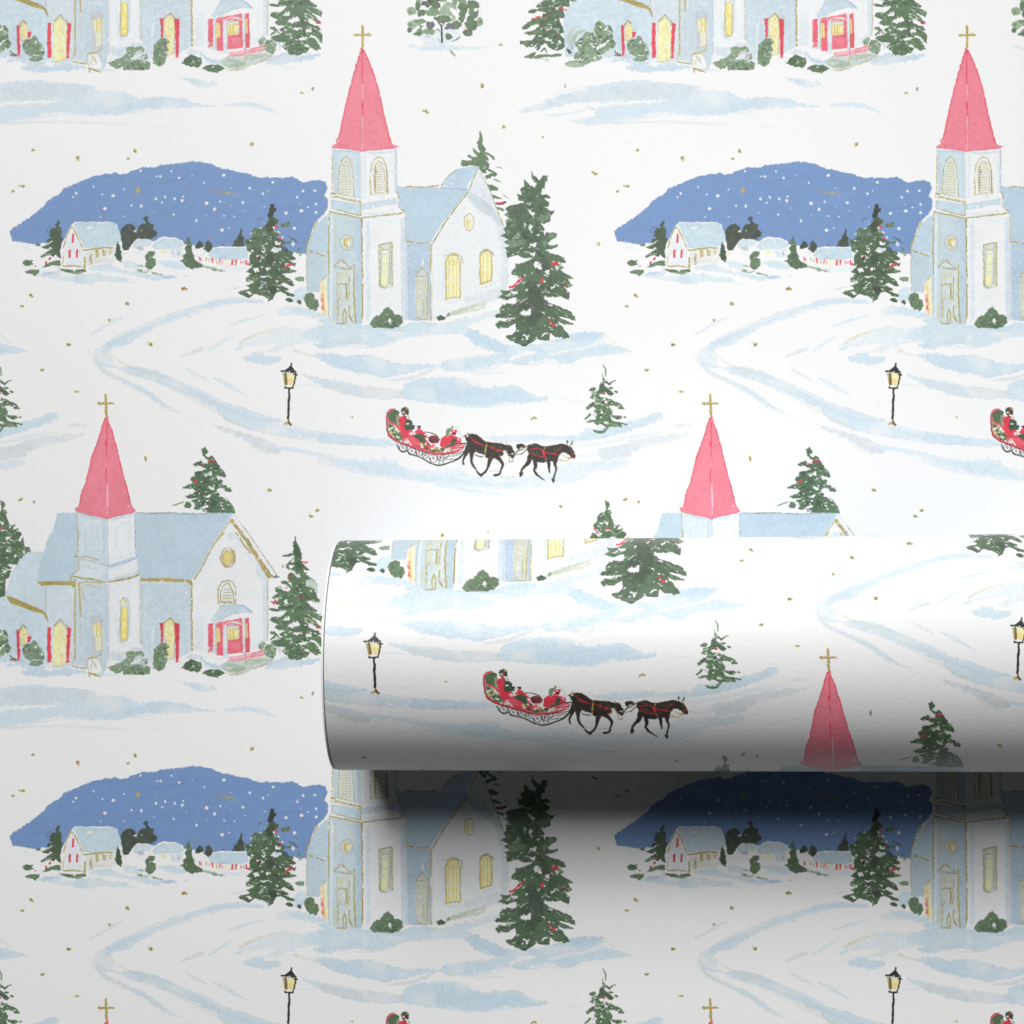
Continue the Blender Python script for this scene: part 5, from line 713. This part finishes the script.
def round_bush():
    # the loose round shrub; its crown runs up out of sight behind the roll
    K10 = View(400, 605, 11.378)
    wash(K10("240,400 330,470 420,520 560,490 640,470 690,380 560,340 420,320"), WASHL, .9)
    dabs = ((130, 130, 62, 48, (146, 168, 138)), (240, 145, 55, 45, GM), (205, 60, 32, 60, GM), (230, -40, 60, 60, GL), (320, -90, 90, 60, GM), (450, -140, 110, 70, (108, 132, 100)), (600, -130, 120, 70, GM), (740, -80, 90, 70, (108, 130, 100)), (520, -50, 110, 70, GL), (380, -20, 80, 60, GD), (680, 0, 80, 60, (130, 152, 120)), (300, 40, 60, 40, (84, 98, 88)), (400, 50, 60, 52, GM), (370, 135, 90, 48, (124, 148, 116)), (560, 130, 110, 115, (160, 178, 152)), (720, 95, 60, 60, GM), (820, 55, 72, 62, (100, 122, 94)), (840, 150, 60, 70, (112, 136, 104)), (820, 260, 82, 82, (102, 126, 96)), (770, 370, 62, 45, (94, 112, 92)), (700, 180, 40, 72, GM), (640, 280, 60, 50, (106, 130, 98)), (480, 212, 95, 42, GM), (150, 280, 85, 48, (150, 172, 142)), (230, 240, 70, 28, (120, 144, 112)), (230, 330, 60, 46, (124, 150, 116)), (330, 355, 80, 40, (134, 158, 124)), (555, 410, 42, 38, GM), (110, 340, 30, 30, GM), (200, 385, 60, 20, GM), (910, 240, 36, 52, (154, 174, 144)))
    for x, y, rx, ry, c in dabs:
        n = 9
        ring = [(x + rx * rnd.uniform(.78, 1.15) * math.cos(6.283 * k / n), y + ry * rnd.uniform(.78, 1.15) * math.sin(6.283 * k / n)) for k in range(n)]
        poly(K10(ring), c, wob=.5, fine=.4, grain=.09, edge=.08, smooth=True)
        for k in range(3):
            q_ = K10([(x + rx * rnd.uniform(-.5, .5), y + ry * rnd.uniform(-.5, .5))])[0]
            blob(*q_, rnd.uniform(.9, 2.2), rnd.choice([GM, GL, c, GD]), ry=rnd.uniform(.7, 1.6), rot=rnd.random() * 3, a=.45, wob=.6)
    for x, y, rx, ry, t in ((280, 85, 48, 18, .6), (425, 178, 26, 14, 0), (620, 140, 28, 80, -.8), (185, 325, 22, 50, .7), (262, 322, 18, 22, 0), (382, 245, 14, 36, -.5), (742, 232, 14, 30, .4), (862, 112, 20, 22, 0), (862, 220, 22, 14, 0), (320, 215, 60, 14, .25), (590, 385, 40, 12, .5), (700, 330, 26, 30, 0), (580, 190, 14, 12, 0), (250, -10, 26, 14, .4), (560, 5, 30, 16, .2), (660, 40, 14, 30, .3)):
        blob(*K10([(x, y)])[0], rx / 11.378, SNOW, ry=ry / 11.378, rot=t, wob=.6, fine=.4)
    for x, y in ((340, 282), (562, 300)): blob(*K10([(x, y)])[0], 4.6, (96, 98, 108), ry=3.6, wob=1.2, a=.9)
    stroke(K10("435,255 470,300 475,390 478,480"), [1.0, 1.4, 1.6, 1.7], (46, 52, 48)); stroke(K10("500,255 475,305"), 1.1, INK); stroke(K10("420,330 450,350"), 1.4, (96, 100, 110)); stroke(K10("590,475 640,445 690,415"), 1.1, (104, 108, 108)); stroke(K10("575,575 600,605 640,638"), [1.6, 2, .7], (134, 154, 128)); stroke(K10("435,440 455,470"), .9, GOLD, dry=.2); stroke(K10("305,400 335,425"), 1.0, (130, 136, 130))
    drag(K10("910,20 920,110 905,150"), 1.2, WASHG); drag(K10("920,290 900,380 850,410"), 2, WASHL); blob(*K10("740,325")[0], 1.0, (224, 190, 110)); drag(K10("250,510 290,505"), 1, GP)

def flecks():
    pts = "32.9,150.2,1 77.3,158.1,3 134.5,150.9,3 128.3,158.5,2 22,186.6,3 12.8,190.8,1 29.4,295,3 20.6,305.6,2 127.4,303.8,2 108.6,319.6,1 251.9,143.9,3 184.3,288,4 68.2,344.4,2 150,343.5,2 75.5,391.3,2 145,458.4,3 351.5,417.3,2 42.4,369,2 533.5,417.8,3 560.7,506.5,2 21,499.2,2 27,501.5,0 33.7,502,1 442,536,3 488,531.5,1 269.5,490,3 317,510.5,3 310,516,2 504,126.3,2 542.7,136.8,1 595,173,3 598.7,243.9,2 500.6,649.7,1 482.3,690.9,3 426,716,3 564.6,691.2,2 555,676.5,0 312.5,693,2 301.5,698,2"
    for p in pts.split():
        x, y, n = (float(v) for v in p.split(','))
        n = int(n)
        if n == 0: blob(x, y, .9, (222, 212, 176), wob=.6); continue
        for k in range(n):
            dx, dy = (0, 0) if k == 0 else (rnd.uniform(-2.2, 2.2), rnd.uniform(-1.6, 1.6))
            blob(x + dx, y + dy, rnd.uniform(1.15, 1.9), rnd.choice([GOLD, (150, 132, 66), GOLDL, (176, 158, 86)]), ry=rnd.uniform(1.0, 1.6), wob=.8, fine=.5)
        if n > 1: blob(x + rnd.uniform(-1, 1), y + rnd.uniform(-1, 1), .55, (112, 96, 44), wob=.4)
    for x, y in ((44, 144.5),): pass

def artwork():
    snow(); village(); church_a(); tree_lane(); tree_rise(); tree_small(); lamp(); sleigh(); horses()
    round_bush(); tree_behind(); church_b(); tree_church(); flecks()
    # faint speckle of the printed paper
    img = CAN * (1 + .004 * G1n[..., None] + .002 * G2n[..., None])
    return np.clip(img, 0, 1)
# ----------------------------------------------------------------------------
# The scene: a flat printed sheet of wrapping paper and a roll of it lying on top
# (built in print units, scaled to metres by U)
# ----------------------------------------------------------------------------
U = 0.0003
scene = bpy.context.scene
col = scene.collection

def print_image():
    px = np.ones((N, N, 4), np.float32)
    px[..., :3] = artwork()[::-1]
    im = bpy.data.images.new('village_print', N, N, alpha=False)
    im.pixels.foreach_set(px.ravel())
    im.update(); im.pack()
    return im

def paper_material(name, image=None, rough=.5, gain=.87, bump=.25, tint=(1, 1, 1), coat=0., spec=.5):
    m = bpy.data.materials.new(name); m.use_nodes = True
    nt = m.node_tree; L = nt.links.new
    b = nt.nodes['Principled BSDF']
    tc = nt.nodes.new('ShaderNodeTexCoord')
    if image:
        t = nt.nodes.new('ShaderNodeTexImage'); t.image = image; t.interpolation = 'Cubic'; t.extension = 'REPEAT'
        L(tc.outputs['UV'], t.inputs['Vector'])
        mul = nt.nodes.new('ShaderNodeMix'); mul.data_type = 'RGBA'; mul.blend_type = 'MULTIPLY'
        mul.inputs[0].default_value = 1
        L(t.outputs['Color'], mul.inputs[6]); mul.inputs[7].default_value = (gain * tint[0], gain * tint[1], gain * tint[2], 1)
        L(mul.outputs[2], b.inputs['Base Color'])
    else:
        b.inputs['Base Color'].default_value = (gain * tint[0], gain * tint[1], gain * tint[2], 1)
    # paper tooth
    n1 = nt.nodes.new('ShaderNodeTexNoise'); n1.inputs['Scale'].default_value = 900; n1.inputs['Detail'].default_value = 3
    n2 = nt.nodes.new('ShaderNodeTexNoise'); n2.inputs['Scale'].default_value = 60; n2.inputs['Detail'].default_value = 2
    L(tc.outputs['Object'], n1.inputs['Vector']); L(tc.outputs['Object'], n2.inputs['Vector'])
    ad = nt.nodes.new('ShaderNodeMath'); ad.operation = 'MULTIPLY_ADD'; ad.inputs[1].default_value = .6
    L(n2.outputs['Fac'], ad.inputs[0]); L(n1.outputs['Fac'], ad.inputs[2])
    bp = nt.nodes.new('ShaderNodeBump'); bp.inputs['Strength'].default_value = bump; bp.inputs['Distance'].default_value = .00012
    L(ad.outputs[0], bp.inputs['Height']); L(bp.outputs['Normal'], b.inputs['Normal'])
    mr = nt.nodes.new('ShaderNodeMapRange'); mr.inputs[3].default_value = rough - .05; mr.inputs[4].default_value = rough + .07
    L(n1.outputs['Fac'], mr.inputs[0]); L(mr.outputs[0], b.inputs['Roughness'])
    b.inputs['Specular IOR Level'].default_value = spec
    if coat:
        b.inputs['Coat Weight'].default_value = coat; b.inputs['Coat Roughness'].default_value = .35
    return m

def mesh_object(name, bm, mat, parent=None, smooth=True):
    me = bpy.data.meshes.new(name)
    if smooth:
        for f in bm.faces: f.smooth = True
    bm.to_mesh(me); bm.free()
    o = bpy.data.objects.new(name, me); col.objects.link(o)
    me.materials.append(mat)
    if parent: o.parent = parent
    return o

IMG = print_image()
SHEET = paper_material('printed_sheet_paper', IMG, rough=.62, gain=.87, bump=.07)
ROLLP = paper_material('printed_roll_paper', IMG, rough=.42, gain=.775, bump=.5, spec=.42)  # same paper as the sheet, colour darkened for less highlight and a deeper underside
PLAIN = paper_material('plain_paper_back', None, rough=.6, gain=.82, bump=.2)

def to_scene(px, py, z=0.):      # print position (right, down) about the middle of the sheet -> metres
    return Vector(((px - 512) * U, (512 - py) * U, z * U))

# ---- the flat sheet ---------------------------------------------------------
def wave(px, py):                # the sheet does not lie perfectly flat
    return .35 * math.sin(px / 210 + 1.1 * math.sin(py / 340)) + .3 * math.sin(py / 260 + px / 520)
bm = bmesh.new(); uv = bm.loops.layers.uv.new('UVMap')
x0, x1, y0, y1, nx, ny = -700, 1750, -700, 1750, 98, 98
V = [[bm.verts.new(to_scene(x0 + (x1 - x0) * i / nx, y0 + (y1 - y0) * j / ny, wave(x0 + (x1 - x0) * i / nx, y0 + (y1 - y0) * j / ny) - 1.2)) for i in range(nx + 1)] for j in range(ny + 1)]
for j in range(ny):
    for i in range(nx):
        f = bm.faces.new((V[j + 1][i], V[j + 1][i + 1], V[j][i + 1], V[j][i]))
        for l, (a, c) in zip(f.loops, ((i, j + 1), (i + 1, j + 1), (i + 1, j), (i, j))):
            l[uv].uv = ((x0 + (x1 - x0) * a / nx) / T, 1 - (y0 + (y1 - y0) * c / ny) / T)
sheet = mesh_object('wrapping_paper_sheet', bm, SHEET)
sheet['label'] = 'flat sheet of white wrapping paper printed with snowy churches, lying beneath the roll'
sheet['category'] = 'wrapping paper'

# ---- the roll -----------------------------------------------------------------
def RR(x): return 104.0 + (x + 156) * 3.8 / 617           # the coil is wound a little looser to the right
def YC(x): return 130.2 - (x + 156) * 2.4 / 617
def sect(x, th):                                           # slight unevenness of a hand-rolled coil
    r = RR(x) + .35 * math.sin(2 * th + .4 + x / 300) + .2 * math.sin(5 * th + x / 170)
    return YC(x) + r * math.sin(th), RR(x) + r * math.cos(th)
def print_uv(x, th):
    """where the print lies on the coil: fitted to the repeat as it runs round the roll"""
    s = 104 * (.85 * math.sin(th) + .15 * th) if abs(th) < 1.45 else math.copysign(104 * (.85 * math.sin(1.45) + .15 * 1.45) + 104 * (abs(th) - 1.45), th)
    X, c = x / 500, max(-1.1, min(1.1, s / 100))
    def P(k): return k[0] + k[1] * X + k[2] * c + k[3] * X * X + k[4] * X * c + k[5] * c * c + k[6] * X ** 3 + k[7] * X * X * c + k[8] * c ** 3 + k[9] * X * c * c
    u = P((413.18, 551.45, -5.64, 37.11, 10.54, -5.12, -12.83, -4.57, .36, -28.43))
    v = P((406.15, 25.49, 122.87, -27.32, 1.23, -6.51, 6.14, 1.23, -11.03, -3.16)) + 95 * (s / 100 - c)
    return u / T, 1 - v / T

roll = bpy.data.objects.new('wrapping_paper_roll', None); col.objects.link(roll)
roll.location = to_scene(512 + 270, 512 + YC(270), 0)
roll['label'] = 'thick roll of the same snowy church wrapping paper lying across the sheet'
roll['category'] = 'paper roll'
ORG = roll.location.copy()
def rp(x, y, z): return to_scene(512 + x, 512 + y, z) - ORG
XL, XR = -156.5, 720.0

# outer printed turn, with its cut edge at both ends
bm = bmesh.new(); uv = bm.loops.layers.uv.new('UVMap')
na, nl = 180, 60
ths = [-math.pi + 2 * math.pi * k / na for k in range(na + 1)]
xs = [XL + (XR - XL) * i / nl for i in range(nl + 1)]
G = [[bm.verts.new(rp(x, *sect(x, th))) for th in ths] for x in xs]
for i in range(nl):
    for k in range(na):
        f = bm.faces.new((G[i][k], G[i][k + 1], G[i + 1][k + 1], G[i + 1][k]))
        for l, (a, b_) in zip(f.loops, ((i, k), (i, k + 1), (i + 1, k + 1), (i + 1, k))):
            l[uv].uv = print_uv(xs[a], ths[b_])
bmesh.ops.recalc_face_normals(bm, faces=bm.faces)
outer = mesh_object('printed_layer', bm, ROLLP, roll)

# the wound white paper inside: one long spiral strip whose turns show at the cut ends
bm = bmesh.new()
turns, per = 24, 72
prev = None
for k in range(turns * per + 1):
    t = k / (turns * per)
    th = -2.0 + 2 * math.pi * turns * t
    d = 4.2 + 62 * t                              # depth below the outer turn
    jit = .5 * math.sin(7 * t * 6.283 + 1) + .35 * math.sin(2.3 * th)
    row = []
    for x in (XL - .6 + jit * .6, 100, 400, XR + .6 + jit * .6):
        r = RR(x) - d
        row.append(bm.verts.new(rp(x, YC(x) + r * math.sin(th), RR(x) + r * math.cos(th))))
    if prev:
        for a in range(3): bm.faces.new((prev[a], prev[a + 1], row[a + 1], row[a]))
    prev = row
wind = mesh_object('inner_windings', bm, PLAIN, roll)
wind['label'] = 'plain white inner turns of the roll showing at its cut end'
# one white turn that has slipped a little out of the left end, leaving a dark groove
bm = bmesh.new()
ring = []
for k in range(180):
    th = 2 * math.pi * k / 180
    row = []
    for x, d in ((XL + 6, 4.0), (XL - 1.1, 4.0), (XL - 1.25, .7), (XL - 2.7 + .25 * math.sin(3 * th), .5), (XL - 2.7 + .25 * math.sin(3 * th), 3.9)):
        r = RR(x) - d
        row.append(bm.verts.new(rp(x, YC(x) + r * math.sin(th), RR(x) + r * math.cos(th))))
    ring.append(row)
for k in range(180):
    a, b_ = ring[k - 1], ring[k]
    for q in range(4): bm.faces.new((a[q], a[q + 1], b_[q + 1], b_[q]))
slip = mesh_object('slipped_turn', bm, PLAIN, roll, smooth=False)

# ---- camera ----------------------------------------------------------------------
cam = bpy.data.cameras.new('Camera'); camo = bpy.data.objects.new('Camera', cam); col.objects.link(camo)
D = 1250.0
camo.location = (0, 0, D * U); camo.rotation_euler = (0, 0, 0)
cam.sensor_width = 36; cam.lens = 36 * D / 1024
cam.clip_start = .01; cam.clip_end = 20
scene.camera = camo

# ---- light: a big soft key beyond the top edge, to the left, plus added fills ------------
def area(name, px, py, z, tx, ty, tz, sx, sy, power, color=(1, 1, 1)):
    l = bpy.data.lights.new(name, 'AREA'); l.shape = 'RECTANGLE'; l.size = sx * U; l.size_y = sy * U
    l.energy = power; l.color = color
    o = bpy.data.objects.new(name, l); col.objects.link(o)
    o.location = to_scene(px, py, z)
    d = to_scene(tx, ty, tz) - o.location
    o.rotation_euler = d.to_track_quat('-Z', 'Y').to_euler()
    return o
area('key_softbox', -1000, -6200, 7920, 520, 560, 0, 4350, 5700, 112, (1, 1, .997))
area('back_sheen_fill', 820, -2350, 800, 640, 560, 100, 3200, 1500, 1.1, (1, 1, .997))  # added low light, puts a sheen on the roll's upper flank
sp = bpy.data.lights.new('hot_zone_fill', 'SPOT'); sp.energy = 19; sp.color = (1, 1, .995)  # added spot, brightens the sheet just above the roll
sp.spot_size = math.radians(16); sp.spot_blend = 1; sp.shadow_soft_size = 420 * U
spo = bpy.data.objects.new('hot_zone_fill', sp); col.objects.link(spo)
spo.location = to_scene(350, -2250, 3000)
spo.rotation_euler = (to_scene(735, 440, 0) - spo.location).to_track_quat('-Z', 'Y').to_euler()
w = bpy.data.worlds.new('World'); scene.world = w; w.use_nodes = True
bg = w.node_tree.nodes['Background']; bg.inputs[0].default_value = (.985, .995, 1, 1); bg.inputs[1].default_value = 0.015

scene.view_settings.view_transform = 'Standard'
scene.view_settings.look = 'None'
scene.view_settings.exposure = 0
scene.view_settings.gamma = 1
scene.render.engine = 'CYCLES'
scene.cycles.max_bounces = 8
scene.cycles.diffuse_bounces = 4
